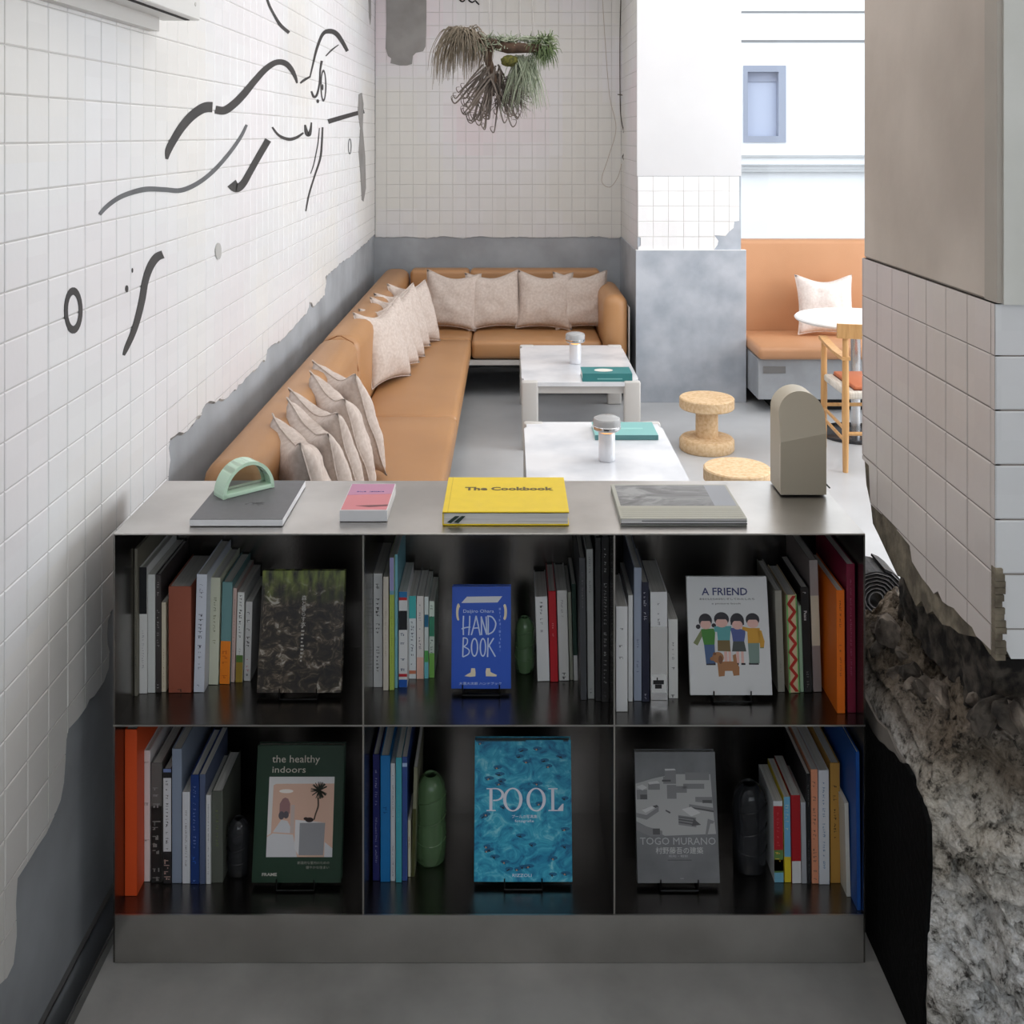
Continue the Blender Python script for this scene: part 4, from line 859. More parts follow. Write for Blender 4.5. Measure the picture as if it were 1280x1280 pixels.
pg.poly('drawn_dog', [ell(350, 850, 55, 52), [(340, 890), (520, 885), (548, 940), (545, 1015), (490, 1020), (480, 975), (410, 975), (405, 1022), (350, 1028), (345, 950)], [(495, 900), (490, 830), (520, 815), (528, 900)], ell(295, 862, 22, 18)], (162, 112, 70), 5)
pg.poly('drawn_dog_ear', [ell(372, 870, 20, 40), ell(318, 815, 16, 14)], (118, 74, 44), 6)
# THE HEALTHY INDOORS
b4, w, h = face_book(2, 314.5, 426, 931.5, 1103.5, (19, 50, 33), 'face-out dark green book titled the healthy indoors', 12, .024, None, 'black wire stand under the dark green book')
pg = Page(b4, w, h, (60, 80, 782, 1195)); PK = (214, 176, 156)
pg.text('the healthy', 185, 222, 62, (196, 188, 176), fit=395, align='LEFT'); pg.text('indoors', 185, 306, 54, (196, 188, 176), fit=275, align='LEFT')
pg.poly('photo_print', [rc(168, 340, 705, 990)], PK)
pg.poly('photo_ceiling', [[(168, 340), (705, 340), (705, 395), (225, 398), (205, 410), (200, 800), (168, 820)]], (214, 212, 212), 2)
pg.poly('photo_floor', [[(168, 830), (215, 800), (380, 810), (420, 990), (168, 990)], [(215, 790), (280, 690), (330, 700), (385, 800)], [(640, 870), (705, 920), (705, 990), (640, 990)]], (206, 206, 210), 2)
pg.poly('photo_lamp_glow', [ell(312, 458, 58, 16)], (240, 232, 226), 2)
pg.poly('photo_doorway', [[(262, 640), (262, 560), (285, 520), (305, 510), (330, 520), (348, 560), (348, 640)]], (150, 112, 112), 2)
pg.poly('photo_column', [rc(355, 570, 386, 800)], (196, 178, 172), 3)
pg.poly('photo_chairs', [ell(280, 655, 24, 34), ell(318, 650, 22, 30)], (90, 84, 92), 3)
pg.poly('photo_planter', [[(432, 715), (640, 715), (632, 975), (432, 975)]], (146, 146, 150), 3)
pg.poly('photo_planter_side', [[(395, 690), (640, 712), (432, 716), (432, 975), (395, 920)]], (216, 214, 216), 3)
pg.stroke('photo_tree_trunk', [[(548, 690, 12), (560, 640, 12), (578, 580, 14), (575, 510, 14)]], (74, 56, 44), 4)
R = random.Random(4)
pg.stroke('photo_tree_crown', [[(582, 450, 12), (582 + 70 * math.cos(a), 450 + 70 * math.sin(a), 5)] for a in [R.uniform(0, 6.28) for _ in range(34)]], (44, 46, 34), 4, 1)
pg.poly('photo_plant', [ell(510, 690, 34, 20), ell(480, 680, 18, 12)], (50, 34, 34), 5)
pg.text('創造的な室内のための', 555, 1045, 18, (150, 150, 140), fit=260, name='subtitle'); pg.text('健やかな住まい', 590, 1082, 18, (150, 150, 140), fit=190, name='subtitle')
pg.text('FRAME', 200, 1140, 24, (190, 186, 178), fit=120, name='publisher', off=.03)
# POOL
M_POOL, *_ = photo_mat('pool_photo', [(.30, (16, 86, 128)), (.42, (28, 134, 176)), (.55, (60, 172, 202)), (.70, (146, 214, 226))], 22, 9, (1, 1, 1.2), dist=1.6)
b5, w, h = face_book(2, 592.5, 715.5, 925, 1102.5, K, 'face-out turquoise book titled POOL with swimmers seen from above', 12, .026, M_POOL, 'black wire stand under the turquoise pool book')
pg = Page(b5, w, h, (575, 132, 1036, 800)); PW = (226, 228, 240)
def ring(cx, cy, rx, ry, tx, ty, n=28):
    o = ell(cx, cy, rx, ry, n); i = ell(cx, cy, rx - tx, ry - ty, n); return [[o[k], o[(k + 1) % n], i[(k + 1) % n], i[k]] for k in range(n)]
y0, y1 = 362, 470
LT = [rc(646, y0, 660, y1), rc(632, y0, 676, y0 + 5), rc(632, y1 - 5, 676, y1)] + [[(a, b) for a, b in q] for q in ring(672, 392, 44, 31, 13, 6) if max(p[0] for p in q) > 668]
LT += ring(757, 416, 46, 56, 15, 6) + ring(868, 416, 46, 56, 15, 6)
LT += [rc(940, y0, 954, y1), rc(926, y0, 970, y0 + 5), rc(926, y1 - 5, 985, y1), [(985, y1), (970, y1 - 8), (992, 436), (998, 436), (996, y1)]]
pg.poly('title', LT, PW, 2)
pg.text('プールの写真集', 812, 502, 12, PW, fit=120, name='subtitle'); pg.text('fotografie', 812, 522, 12, PW, fit=90, name='subtitle'); pg.text('RIZZOLI', 800, 776, 14, PW, fit=90, name='publisher')
R = random.Random(21); sw = []; sh = []; sk2 = []
spots = [(640, 320), (700, 330), (690, 345), (710, 455), (628, 490), (615, 500), (630, 640), (645, 655), (632, 660), (668, 688), (715, 712), (735, 745), (775, 745), (800, 735), (828, 732), (800, 185), (870, 178), (905, 235), (925, 262), (845, 632), (945, 695), (1018, 640), (1015, 765), (790, 590), (880, 440), (1005, 415), (870, 345), (785, 215), (680, 268), (940, 770), (600, 150), (985, 215), (820, 240), (690, 300), (1005, 560)]
for x, y in spots:
    x = min(max(x, 592), 1000)
    a = R.uniform(-.6, .9); l = R.uniform(9, 15)
    sh.append(ell(x + 5, y - 6, l * 1.8, 9, 10)); sw.append([(x - l * math.cos(a) - 2, y - l * math.sin(a)), (x, y - 4), (x + l * math.cos(a), y + l * math.sin(a)), (x, y + 4)])
    sw.append([(x - 5, y + 4), (x - 2, y - 2), (x + 7, y - 9), (x + 3, y + 2)]); sk2.append(ell(x, y, 4, 4, 8))
for o_ in (pg.poly('swimmer_shadow', sh, (22, 104, 146), 1, None, True), pg.poly('swimmer_print', sw, (24, 44, 60), 2, None, True), pg.poly('swimmer_skin', sk2[::2], (190, 150, 130), 3, None, True)): o_['kind'] = 'stuff'
pg.poly('cover_edge_print', [rc(580, 132, 820, 138), rc(1000, 132, 1024, 138)], (24, 40, 50), 2)
# TOGO MURANO
b6, w, h = face_book(2, 797, 900, 939.7, 1104, (112, 113, 116), 'face-out grey book titled TOGO MURANO with a photograph of building models', 13, .02, mat('grey_photo_cover', (126, 127, 130), .35, rgb2=(104, 105, 108), scale=9), 'black wire stand under the grey architecture book')
pg = Page(b6, w, h, (90, 62, 782, 1145)); 
pg.poly('photo_ground', [[(92, 330), (250, 285), (420, 250), (735, 250), (752, 600), (765, 745), (330, 760), (92, 640)]], (172, 172, 172), 1)
D1, D2, L1 = (84, 84, 86), (128, 128, 130), (200, 200, 200)
pg.poly('photo_block_side', [rc(345, 215, 440, 270), rc(330, 270, 440, 330), rc(100, 380, 190, 460), rc(200, 330, 300, 380), rc(360, 340, 440, 455), rc(440, 350, 530, 405), rc(520, 235, 725, 300), rc(500, 330, 680, 372), [(545, 500), (752, 530), (752, 568), (545, 530)], [(90, 570), (180, 590), (285, 520), (285, 560), (180, 628), (90, 605)], [(95, 655), (200, 690), (310, 720), (310, 755), (210, 765), (95, 715)], [(450, 590), (600, 610), (600, 690), (450, 670)], [(700, 620), (755, 640), (745, 660), (720, 660), (690, 760), (675, 750)], [(600, 440), (745, 440), (745, 495), (600, 480)]], D2, 2)
pg.poly('photo_shadow', [[(450, 600), (590, 618), (590, 626), (450, 608)], [(450, 620), (590, 640), (590, 650), (450, 630)], [(450, 642), (600, 666), (600, 676), (450, 652)], rc(130, 420, 190, 460), [(580, 620), (640, 670), (560, 680)], [(150, 540), (270, 505), (285, 520), (180, 565)], rc(320, 296, 395, 312), [(545, 520), (752, 552), (752, 566), (545, 532)], [(345, 545), (385, 565), (380, 578), (342, 556)], rc(230, 700, 290, 750), rc(660, 465, 740, 490)], D1, 3)
pg.poly('photo_roof', [[(100, 355), (150, 335), (190, 360), (150, 385)], [(140, 545), (230, 515), (255, 530), (170, 570)], [(345, 205), (430, 203), (440, 216), (350, 220)], [(200, 315), (280, 305), (300, 325), (210, 335)], [(480, 540), (560, 520), (640, 570), (560, 600)]], L1, 4)
pg.text('TOGO MURANO', 440, 832, 60, (176, 176, 178), fit=640); pg.text('村野藤吾の建築', 450, 902, 42, (196, 196, 196), fit=400, name='japanese_title'); pg.text('昭和・戦前', 440, 934, 16, (170, 170, 172), fit=160, name='subtitle')
pg.poly('caption_print', [rc(350, 955, 550, 962)], (86, 86, 88), 1); pg.poly('publisher_print', [rc(450, 1104, 480, 1110)], (150, 150, 150), 1)
# ---------------------------------------------------------------- glass vases in the shelf
M_GG = glass('green_glass', (120, 156, 112), .12, 1.35, .55); M_DG = glass('smoked_glass', (58, 60, 64), .15, 1.35, .5)
def vase(row, cx, yb, yt, wpx, m, label, blk=True):
    zs = (SM if row == 1 else SB) + .001; y = FPX * (CZ - zs) / (yb - VY); X = (cx - VX) * y / FPX; r = wpx * y / FPX / 2; h = CZ - (yt - VY) * y / FPX - zs
    y += r * .9; 
    y = min(y, SY1 - T - r - .004)
    o = thing('glass_vase', label, 'vase', (X, y, zs), group='glass vases used as bookends')
    lathe('vase_body', m, [(0, 0), (r * .86, 0), (r * .97, h * .03), (r, h * .2), (r, h * .42), (r * .94, h * .5), (r * .99, h * .56), (r, h * .72), (r * .9, h * .88), (r * .62, h * .97), (r * .4, h), (r * .34, h * .985), (r * .5, h * .93), (r * .82, h * .84), (r * .9, h * .7), (r * .88, h * .5), (r * .9, h * .2), (r * .8, h * .06), (0, h * .05)], 40, o)
    bm = bmesh.new()
    for k in range(3): add_tube(bm, [(r * 1.01 * math.cos(t), r * 1.01 * math.sin(t), h * (.30 + .22 * k) + h * .05 * math.sin(t + k)) for t in [i * PI / 14 for i in range(28)]] , .0012, 4)
    link('moulded_ring', done(bm, 'ring'), m, o)
    return o
vase(2, 537, 1085, 978, 39, M_GG, 'green glass vase leaning the blue books on the lower middle shelf')
vase(1, 656, 843, 776, 24, M_GG, 'small green glass vase behind the white book, upper middle shelf')
vase(2, 295, 1098, 1030, 27, M_DG, 'smoked dark glass vase beside the green face-out book')
vase(2, 941, 1096, 990, 42, M_DG, 'smoked dark glass vase beside the lower right row of books')
# ================================================================ ON TOP OF THE SHELF
ZT = ST + .0006
def flat_book(xl, xr, ynear, yfar, zthick, label, m, hard=True, name='book', spine='left', pg_m=M_PAGEH, group='books lying on top of the shelf', z0=None, zfar=None):
    z0 = ZT if z0 is None else z0
    y0 = yz(ynear, z0); X0 = (xl - VX) * y0 / FPX; X1 = (xr - VX) * y0 / FPX
    y1 = min(yz(yfar, z0 + zthick), SY1 + .0) if z0 == ZT else yz(yfar, z0 + zthick)
    o = thing(name, label, 'book', ((X0 + X1) / 2, y0, z0), group=group); w = X1 - X0; d = y1 - y0; t = .003 if hard else .0012
    bm = bmesh.new(); add_box(bm, -w / 2, w / 2, 0, d, 0, t, bev=.0008); add_box(bm, -w / 2, w / 2, 0, d, zthick - t, zthick, bev=.0008)
    if spine == 'left': add_box(bm, -w / 2, -w / 2 + t, 0, d, t, zthick - t)
    if spine == 'right': add_box(bm, w / 2 - t, w / 2, 0, d, t, zthick - t)
    if spine == 'near': add_box(bm, -w / 2, w / 2, 0, t, t, zthick - t)
    link('cover', done(bm, 'cover'), m, o)
    e = .003 if hard else .0006
    box('pages', pg_m, -w / 2 + (t if spine == 'left' else e), w / 2 - (t if spine == 'right' else e), t if spine == 'near' else e, d - e, t, zthick - t, o)
    return o, w, d, zthick
def flat_poly(o, w, d, z, name, polys, col, m=None, k=1):
    bm = bmesh.new()
    for p in polys: add_prism(bm, [((u - .5) * w, v * d) for u, v in p], lambda a, b: (a, b, z + .0002 * (k - 1)), lambda a, b: (a, b, z + .0002 * k + .0001))
    return link(name, done(bm, name), m or cm(col), o)
def flat_text(o, s, cap, x, y, z, col, fit=None, sxx=1, off=0., name='title'):
    return text(o, s, cap, (x, y, z + .0004), cm(col), rot=(0, 0, 0), fit=fit, name=name, off=off)
# grey sketch book
g1, w, d, t = flat_book(237, 353, 658, 600.5, .017, 'flat grey book with white page edges under the mint green arch', mat('grey_cloth_cover', (104, 104, 107), .55, var=.06, scale=60), hard=False, spine='near' and None)
g1t = ZT + t
R = random.Random(2)
bm = bmesh.new()
for k in range(16):
    a = R.uniform(0, 6.28); x = .01 + R.uniform(-.015, .02); y = .10 + R.uniform(-.01, .02); add_box(bm, x, x + R.uniform(.003, .02), y, y + .0012, t, t + .0002)
link('sketch_print', done(bm, 'sk'), cm((72, 72, 74)), g1)
box('page_edge', cm((236, 236, 238)), -w / 2, w / 2, -.0006, .0, .0015, t - .0015, g1)
box('page_edge', cm((236, 236, 238)), w / 2, w / 2 + .0006, 0, d, .0015, t - .001, g1)
# small pink book
p1, w, d, t = flat_book(424.5, 484, 652, 604.5, .027, 'small thick white book with a pink cover picture', cm((214, 212, 214)), hard=False, spine='near')
flat_poly(p1, w, d, t, 'cover_print', [rc(.02, .02, .98, .98)], (206, 126, 132), k=1)
flat_poly(p1, w, d, t, 'cover_print', [[(.02, .55), (.98, .6), (.98, .98), (.02, .98)]], (186, 130, 160), k=2)
flat_poly(p1, w, d, t, 'cover_print', [[(.3, .16), (.98, .2), (.98, .15), (.6, .11)]], (110, 60, 66), k=3)
flat_text(p1, 'blue  letters', .008, 0, d * .66, t + .0006, (110, 100, 160), fit=w * .6)
box('spine_face', cm((226, 226, 228)), -w / 2, w / 2, -.0006, 0, .001, t - .002, p1)
# yellow cookbook
c1, w, d, t = flat_book(553, 711.5, 657, 596.5, .033, 'large yellow hardback titled The Cookbook', mat('yellow_cloth', (236, 204, 22), .45, var=.05, scale=30), hard=True, spine='left')
flat_text(c1, 'The Cookbook', .023, .006, d * .60, t, (92, 76, 20), fit=w * .74, off=.0012)
bm = bmesh.new(); add_box(bm, -w / 2 + .012, -w / 2 + .0135, 0, d, t, t + .0004); link('hinge_groove', done(bm, 'hinge'), cm((206, 176, 14)), c1)
for k in range(2): 
    bm = bmesh.new(); add_prism(bm, [(-w / 2 + .012 + k * .016, .008), (-w / 2 + .03 + k * .016, .022), (-w / 2 + .04 + k * .014, .022), (-w / 2 + .02 + k * .018, .006)], lambda a, b: (a, .002, b), lambda a, b: (a, -.0015, b)); link('ribbon_marker', done(bm, 'rib'), cm((26, 48, 40)), c1)
box('board_edge', cm((60, 58, 30)), -w / 2, w / 2, -.0005, 0, t - .0036, t - .0028, c1)
# grey magazine
m1, w, d, t = flat_book(776, 934, 657, 605.5, .016, 'flat magazine with a grey cloudy photograph and pale lower band', cm((176, 176, 166)), hard=False, spine='left')
M_CL, *_ = photo_mat('grey_cloud_photo', [(.36, (92, 93, 94)), (.5, (124, 125, 126)), (.62, (156, 157, 158))], 7, 6, (1, 2.2, 1), dist=1.4)
flat_poly(m1, w, d, t, 'cover_photo', [rc(.03, .36, .80, .97)], None, M_CL, k=1)
flat_poly(m1, w, d, t, 'cover_photo', [rc(.80, .36, .98, .97)], (156, 160, 168), k=1)
flat_poly(m1, w, d, t, 'cover_band', [rc(.0, .0, 1, .34)], (168, 167, 154), k=1)
flat_poly(m1, w, d, t, 'cover_ruling', [rc(.02, .06 + .05 * k, .98, .066 + .05 * k) for k in range(5)], (152, 151, 140), k=2)
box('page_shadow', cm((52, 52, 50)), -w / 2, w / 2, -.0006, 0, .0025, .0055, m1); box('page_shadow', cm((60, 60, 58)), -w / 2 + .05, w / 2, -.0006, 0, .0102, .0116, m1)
# mint green half arch
M_MINT = bpy.data.materials.new('mint_resin'); M_MINT.use_nodes = True; b = M_MINT.node_tree.nodes['Principled BSDF']
b.inputs['Base Color'].default_value = (*lin((206, 236, 212)), 1); b.inputs['Roughness'].default_value = .18; b.inputs['Transmission Weight'].default_value = .12; b.inputs['IOR'].default_value = 1.4
za = g1t + .0008
A = Vector(((279 - VX) * yz(625, za) / FPX, yz(625, za), za)); B = Vector(((343 - VX) * yz(609, za) / FPX, yz(609, za), za))
L_ = (B - A).length; yaw = math.atan2(B.y - A.y, B.x - A.x)
arch = thing('tape_arch', 'mint green translucent half-round paperweight on the grey book', 'paperweight', A, (0, 0, yaw))
R0 = L_ / 2; dep = .052; th = .0085
bm = bmesh.new(); n = 28
H_ = R0 * 1.12
def arc(r, hh): return [(R0 - r * math.cos(PI * k / n), hh * math.sin(PI * k / n)) for k in range(n + 1)]
o_ = arc(R0, H_); i_ = arc(R0 - th, H_ - th)
for k in range(n):
    q = [o_[k], o_[k + 1], i_[k + 1], i_[k]]
    q = [(a, max(b_, .0)) for a, b_ in q]
    add_prism(bm, q, lambda u, v: (u, dep, v), lambda u, v: (u, 0, v))
bmesh.ops.remove_doubles(bm, verts=bm.verts, dist=1e-5)
link('arch_band', auto_smooth(done(bm, 'arch'), 40), M_MINT, arch)
box('base_bar', M_MINT, 0, L_, 0, dep, 0, .011, arch, bev=.002, seg=2)
bm = bmesh.new(); add_prism(bm, [(R0 - (R0 - th) * math.cos(PI * k / 20), .011 + (H_ - th - .012) * math.sin(PI * k / 20)) for k in range(21)], lambda u, v: (u, dep * .62, v), lambda u, v: (u, dep * .56, v))
link('clear_centre', done(bm, 'cc'), pane_mat('smoky_clear', (.72, .74, .70)), arch)
# beige arched speaker
yb0 = yz(620.5, ZT); sxl = (976 - VX) * yb0 / FPX; sxr = (1033 - VX) * yb0 / FPX; yb1 = yz(603, ZT)
spk = thing('table_speaker', 'beige arched table device with flat front at the right end of the shelf top', 'speaker', (0, yb0, ZT))
hh = .262; cx = (sxl + sxr) / 2; rr = (sxr - sxl) / 2; dp = min(yb1 - yb0, .108)
def arch_outline(rr, hh, n=20, inset=0): return [(cx - rr, 0.004)] + [(cx - rr * math.cos(PI * k / n), hh - rr + rr * math.sin(PI * k / n)) for k in range(n + 1)] + [(cx + rr, .004)]
cz_ = .150; sl = .30
def fy(u, v): return max(0., (v - cz_ - (u - cx) / rr * .012) * sl)
ol = arch_outline(rr, hh); zl, zr = cz_ - .012, cz_ + .012
bm = bmesh.new(); add_prism(bm, [(cx - rr, .004), (cx - rr, zl), (cx + rr, zr), (cx + rr, .004)], lambda u, v: (u, dp, v), lambda u, v: (u, 0, v))
add_prism(bm, [(cx - rr, zl)] + ol[1:-1] + [(cx + rr, zr)], lambda u, v: (u, dp, v), lambda u, v: (u, min(dp - .012, fy(u, v)), v))
bmesh.ops.remove_doubles(bm, verts=bm.verts, dist=1e-5)
link('body_shell', auto_smooth(done(bm, 'shell'), 20), M_BEIGE, spk)
box('edge_highlight', mat('beige_highlight', (196, 188, 170), .35), cx - rr - .0006, cx - rr + .0002, .004, .012, .02, .13, spk)  # paler sliver, the lit left edge put in as colour
box('foot', M_BLKMET, cx - rr * .86, cx + rr * .86, .02, dp - .01, 0, .0045, spk)
tube('power_cable', M_BLKMET, catmull([(cx + rr * .9, dp - .005, .02), (cx + rr + .012, dp + .0, .016), (cx + rr + .022, dp - .02, .006), (cx + rr + .026, dp - .05, .0025)], 5), .0022, 6, spk)
# ================================================================ BACK ROOM: sofa
sofa = thing('sectional_sofa', 'long tan leather corner sofa along the tiled walls', 'sofa')
def cush(name, x0, x1, y0, y1, z0, z1, bev, parent=sofa, m=M_LEATHER, puff=0.):
    bm = bmesh.new(); add_box(bm, x0, x1, y0, y1, z0, z1, None, bev, 4)
    if puff:
        bmesh.ops.subdivide_edges(bm, edges=[e for e in bm.edges if e.calc_length() > .2], cuts=6, use_grid_fill=True)
        for v in bm.verts:
            if v.co.z > (z0 + z1) / 2:
                a = min(1, min(v.co.x - x0, x1 - v.co.x) / .12); b = min(1, min(v.co.y - y0, y1 - v.co.y) / .12)
                v.co.z += puff * max(0, a) * max(0, b) - puff * .3
    return link(name, auto_smooth(done(bm, name), 50), m, parent)
SEAT = .385
XB0, XB1, XS = -.935, -.735, -.258
ys = [3.14, 5.13, 7.06, 7.62]
for a, b in zip(ys, ys[1:]): cush('seat_cushion', XB1 + .002, XS, a + .002, b - .002, .262, SEAT, .028, puff=.008)
cush('seat_cushion', XS + .003, .615, 6.97, 7.62, .262, SEAT, .028, puff=.008)
for a, b in ((3.14, 5.128), (5.132, 7.80)): cush('backrest', XB0, XB1, a, b, .25, .768, .07)
for a, b in ((XB1 + .01, -.293), (-.289, .66)): cush('backrest', a, b, 7.622, 7.80, .25, .772, .03)
cush('armrest', .62, .782, 6.90, 7.618, .25, .70, .07)
box('side_plate', M_GREYM, .786, .794, 6.92, 7.80, .20, .62, sofa, bev=.003)
box('frame_rail', M_GREYM, XS - .03, .78, 6.985, 7.01, .222, .256, sofa); box('frame_rail', M_GREYM, XS - .035, XS - .012, 3.15, 6.985, .222, .256, sofa)
box('frame_deck', mat('sofa_underside', (50, 46, 44), .9), XB0 + .02, XS - .04, 3.16, 7.78, .225, .25, sofa); box('frame_deck', _m['sofa_underside'], XS - .04, .76, 7.02, 7.78, .225, .25, sofa)
for lx, ly in ((XS - .06, 3.25), (XB0 + .06, 3.25), (XS - .06, 5.13), (XB0 + .06, 5.13), (XB0 + .06, 7.7), (.70, 7.05), (.70, 7.7), (.2, 7.72)):
    box('leg', M_GREYM, lx - .02, lx + .02, ly - .02, ly + .02, 0, .225, sofa, bev=.003)
for a in (5.13,): tube('seam_piping', mat('seam_leather', (150, 98, 56), .5), [(XB1 - .005, a, .60), (XB1 - .03, a, .74), (XB1 - .09, a, .773), (XB0 + .09, a, .773), (XB0 + .02, a, .74)], .003, 5, sofa)
# ---------------------------------------------------------------- cushions
def pillow_mesh(w, h, t, seed, pinch=.10, fold=.05):
    n = 22; bm = bmesh.new(); S_ = Vector((seed * 3.1, seed, 0))
    def pt(i, j, s):
        u = -1 + 2 * i / n; v = -1 + 2 * j / n
        x = u * (1 - pinch * (1 - v * v) * abs(u) ** 2 * .8); z = v * (1 - pinch * (1 - u * u) * abs(v) ** 2)
        if v > 0: z -= fold * (1 - u * u) ** 2 * v * v * 1.6
        e = max(0, (1 - u * u) * (1 - v * v)) ** .42
        wr = noise.noise(Vector((u * 2.2, v * 2.2, s)) + S_) * .20 + noise.noise(Vector((u * 6, v * 6, s)) + S_) * .06
        y = s * t / 2 * e * (1 + wr)
        q = Vector((x * w / 2, y, (z + 1) * h / 2)); q.y += .010 * noise.noise(Vector((u * 1.5, v * 1.5, 0)) + S_)
        return q
    g = {}
    for s in (-1, 1):
        for i in range(n + 1):
            for j in range(n + 1):
                edge = i in (0, n) or j in (0, n)
                k = (i, j, 0 if edge else s)
                if k not in g: g[k] = bm.verts.new(pt(i, j, s))
    K_ = lambda i, j, s: g[(i, j, 0 if (i in (0, n) or j in (0, n)) else s)]
    for s in (-1, 1):
        for i in range(n):
            for j in range(n):
                bm.faces.new([K_(i, j, s), K_(i + 1, j, s), K_(i + 1, j + 1, s), K_(i, j + 1, s)])
    me = done(bm, 'pillow', True)
    ring_ = [pt(i, 0, 1) for i in range(n)] + [pt(n, j, 1) for j in range(n)] + [pt(n - i, n, 1) for i in range(n)] + [pt(0, n - j, 1) for j in range(n + 1)]
    bm = bmesh.new(); add_tube(bm, ring_, .0035, 5, caps=False); return me, done(bm, 'piping', True)
PM = [pillow_mesh(.44, .44, .155, k, .12, .09) for k in range(5)]
def pillow(x, y, z, yaw, tilt, label, group, k=0, s=1., roll=0., m=M_LINEN, sw=1.):
    o = thing('cushion', label, 'cushion', (x, y, z), (math.radians(tilt), math.radians(roll), math.radians(yaw)), group); o.scale = (s * sw, s, s)
    a, b = PM[k % 5]
    if m is not M_LINEN: a = a.copy(); a.materials.clear(); b = b.copy(); b.materials.clear()
    link('cushion_cover', a, m, o); link('piping', b, m, o)
    return o
gN = 'cushions stacked on the near part of the sofa'; gF = 'cushions leaning on the left backrest further back'; gR = 'cushions against the rear backrest'
ZC = SEAT + .012
near = [(3.44, 'nearest linen cushion of the near stack, just behind the shelf top'), (3.63, 'second cushion from the shelf in the near stack'), (3.82, 'middle cushion of the near stack on the sofa'), (4.06, 'fourth cushion from the shelf in the near stack'), (4.34, 'farthest cushion of the near stack, beside the backrest seam')]
for k, (y, lb) in enumerate(near): pillow(-.605 + .012 * (k % 2), y, ZC, -66 + (k * 5) % 11, 17, lb, gN, k, .98, roll=(-2, 3, 0, 2, -3)[k])
far = [(5.76, -0.645, 'front cushion of the far left group, fully in view'), (6.02, -0.630, 'second cushion of the far left group, behind the front one'), (6.28, -0.620, 'third cushion of the far left group'), (6.54, -0.610, 'fourth cushion of the far left group'), (6.80, -0.575, 'last cushion of the far left group, nearest the corner')]
for k, (y, x, lb) in enumerate(far): pillow(x, y, ZC, 66 - 2 * k, -18, lb, gF, k + 2, .95, roll=(2, -3, 2, -2, 3)[k])
for k, (px, lb, rl) in enumerate([(561, 'leftmost cushion against the rear backrest, nearest the corner', 4), (621, 'second cushion from the left against the rear backrest', -3), (679, 'third cushion from the left against the rear backrest', 2), (729, 'rightmost rear cushion, beside the armrest', -1)]):
    y = 7.33 + (.02 if k % 2 else 0); pillow((px - VX) * 7.4 / FPX, y, ZC, (-4, 6, -3, 5)[k], -18, lb, gR, k, .93, roll=rl, sw=.96)
# ---------------------------------------------------------------- coffee tables
def coffee_table(x0, x1, y0, y1, h, label):
    o = thing('coffee_table', label, 'table', ((x0 + x1) / 2, (y0 + y1) / 2, 0), group='marble coffee tables in front of the sofa'); w = x1 - x0; d = y1 - y0; c = .055
    pts = [(-w / 2 + c * 1.6, -d / 2), (w / 2 - c * 1.6, -d / 2), (w / 2 - c * 1.3, -d / 2 + .012), (w / 2 - .012, -d / 2 + .012), (w / 2 - .012, -d / 2 + c * 1.6), (w / 2, -d / 2 + c * 2), (w / 2, d / 2 - c * 2), (w / 2 - .012, d / 2 - c * 1.6), (w / 2 - .012, d / 2 - .012), (w / 2 - c * 1.3, d / 2 - .012), (w / 2 - c * 1.6, d / 2), (-w / 2 + c * 1.6, d / 2), (-w / 2 + c * 1.3, d / 2 - .012), (-w / 2 + .012, d / 2 - .012), (-w / 2 + .012, d / 2 - c * 1.6), (-w / 2, d / 2 - c * 2), (-w / 2, -d / 2 + c * 2), (-w / 2 + .012, -d / 2 + c * 1.6), (-w / 2 + .012, -d / 2 + .012), (-w / 2 + c * 1.3, -d / 2 + .012)]
    bm = bmesh.new(); add_prism(bm, pts, lambda u, v: (u, v, h - .022), lambda u, v: (u, v, h)); link('tabletop', done(bm, 'top'), M_MARBLE, o)
    bm = bmesh.new(); e = .02
    add_box(bm, -w / 2 + e, w / 2 - e, -d / 2 + e, -d / 2 + e + .02, h - .065, h - .023); add_box(bm, -w / 2 + e, w / 2 - e, d / 2 - e - .02, d / 2 - e, h - .065, h - .023)
    add_box(bm, -w / 2 + e, -w / 2 + e + .02, -d / 2 + e + .02, d / 2 - e - .02, h - .065, h - .023); add_box(bm, w / 2 - e - .02, w / 2 - e, -d / 2 + e + .02, d / 2 - e - .02, h - .065, h - .023)
    link('apron', done(bm, 'apron'), M_GREYM, o)
    for sx_, sy_ in ((-1, -1), (1, -1), (-1, 1), (1, 1)):
        bm = bmesh.new(); X = sx_ * (w / 2 - .045); Y = sy_ * (d / 2 + .002)
        add_box(bm, X - .047, X + .047, min(Y, Y - sy_ * .04), max(Y, Y - sy_ * .04), 0, h + .006, None, .012, 3)
        link('leg', auto_smooth(done(bm, 'leg'), 40), M_GREYM, o)
    return o
TH = .38
coffee_table(.068, .728, 5.83, 6.86, TH, 'white marble coffee table farther from the shelf')
coffee_table(.068, .718, 3.98, 5.03, TH, 'white marble coffee table just behind the shelf')
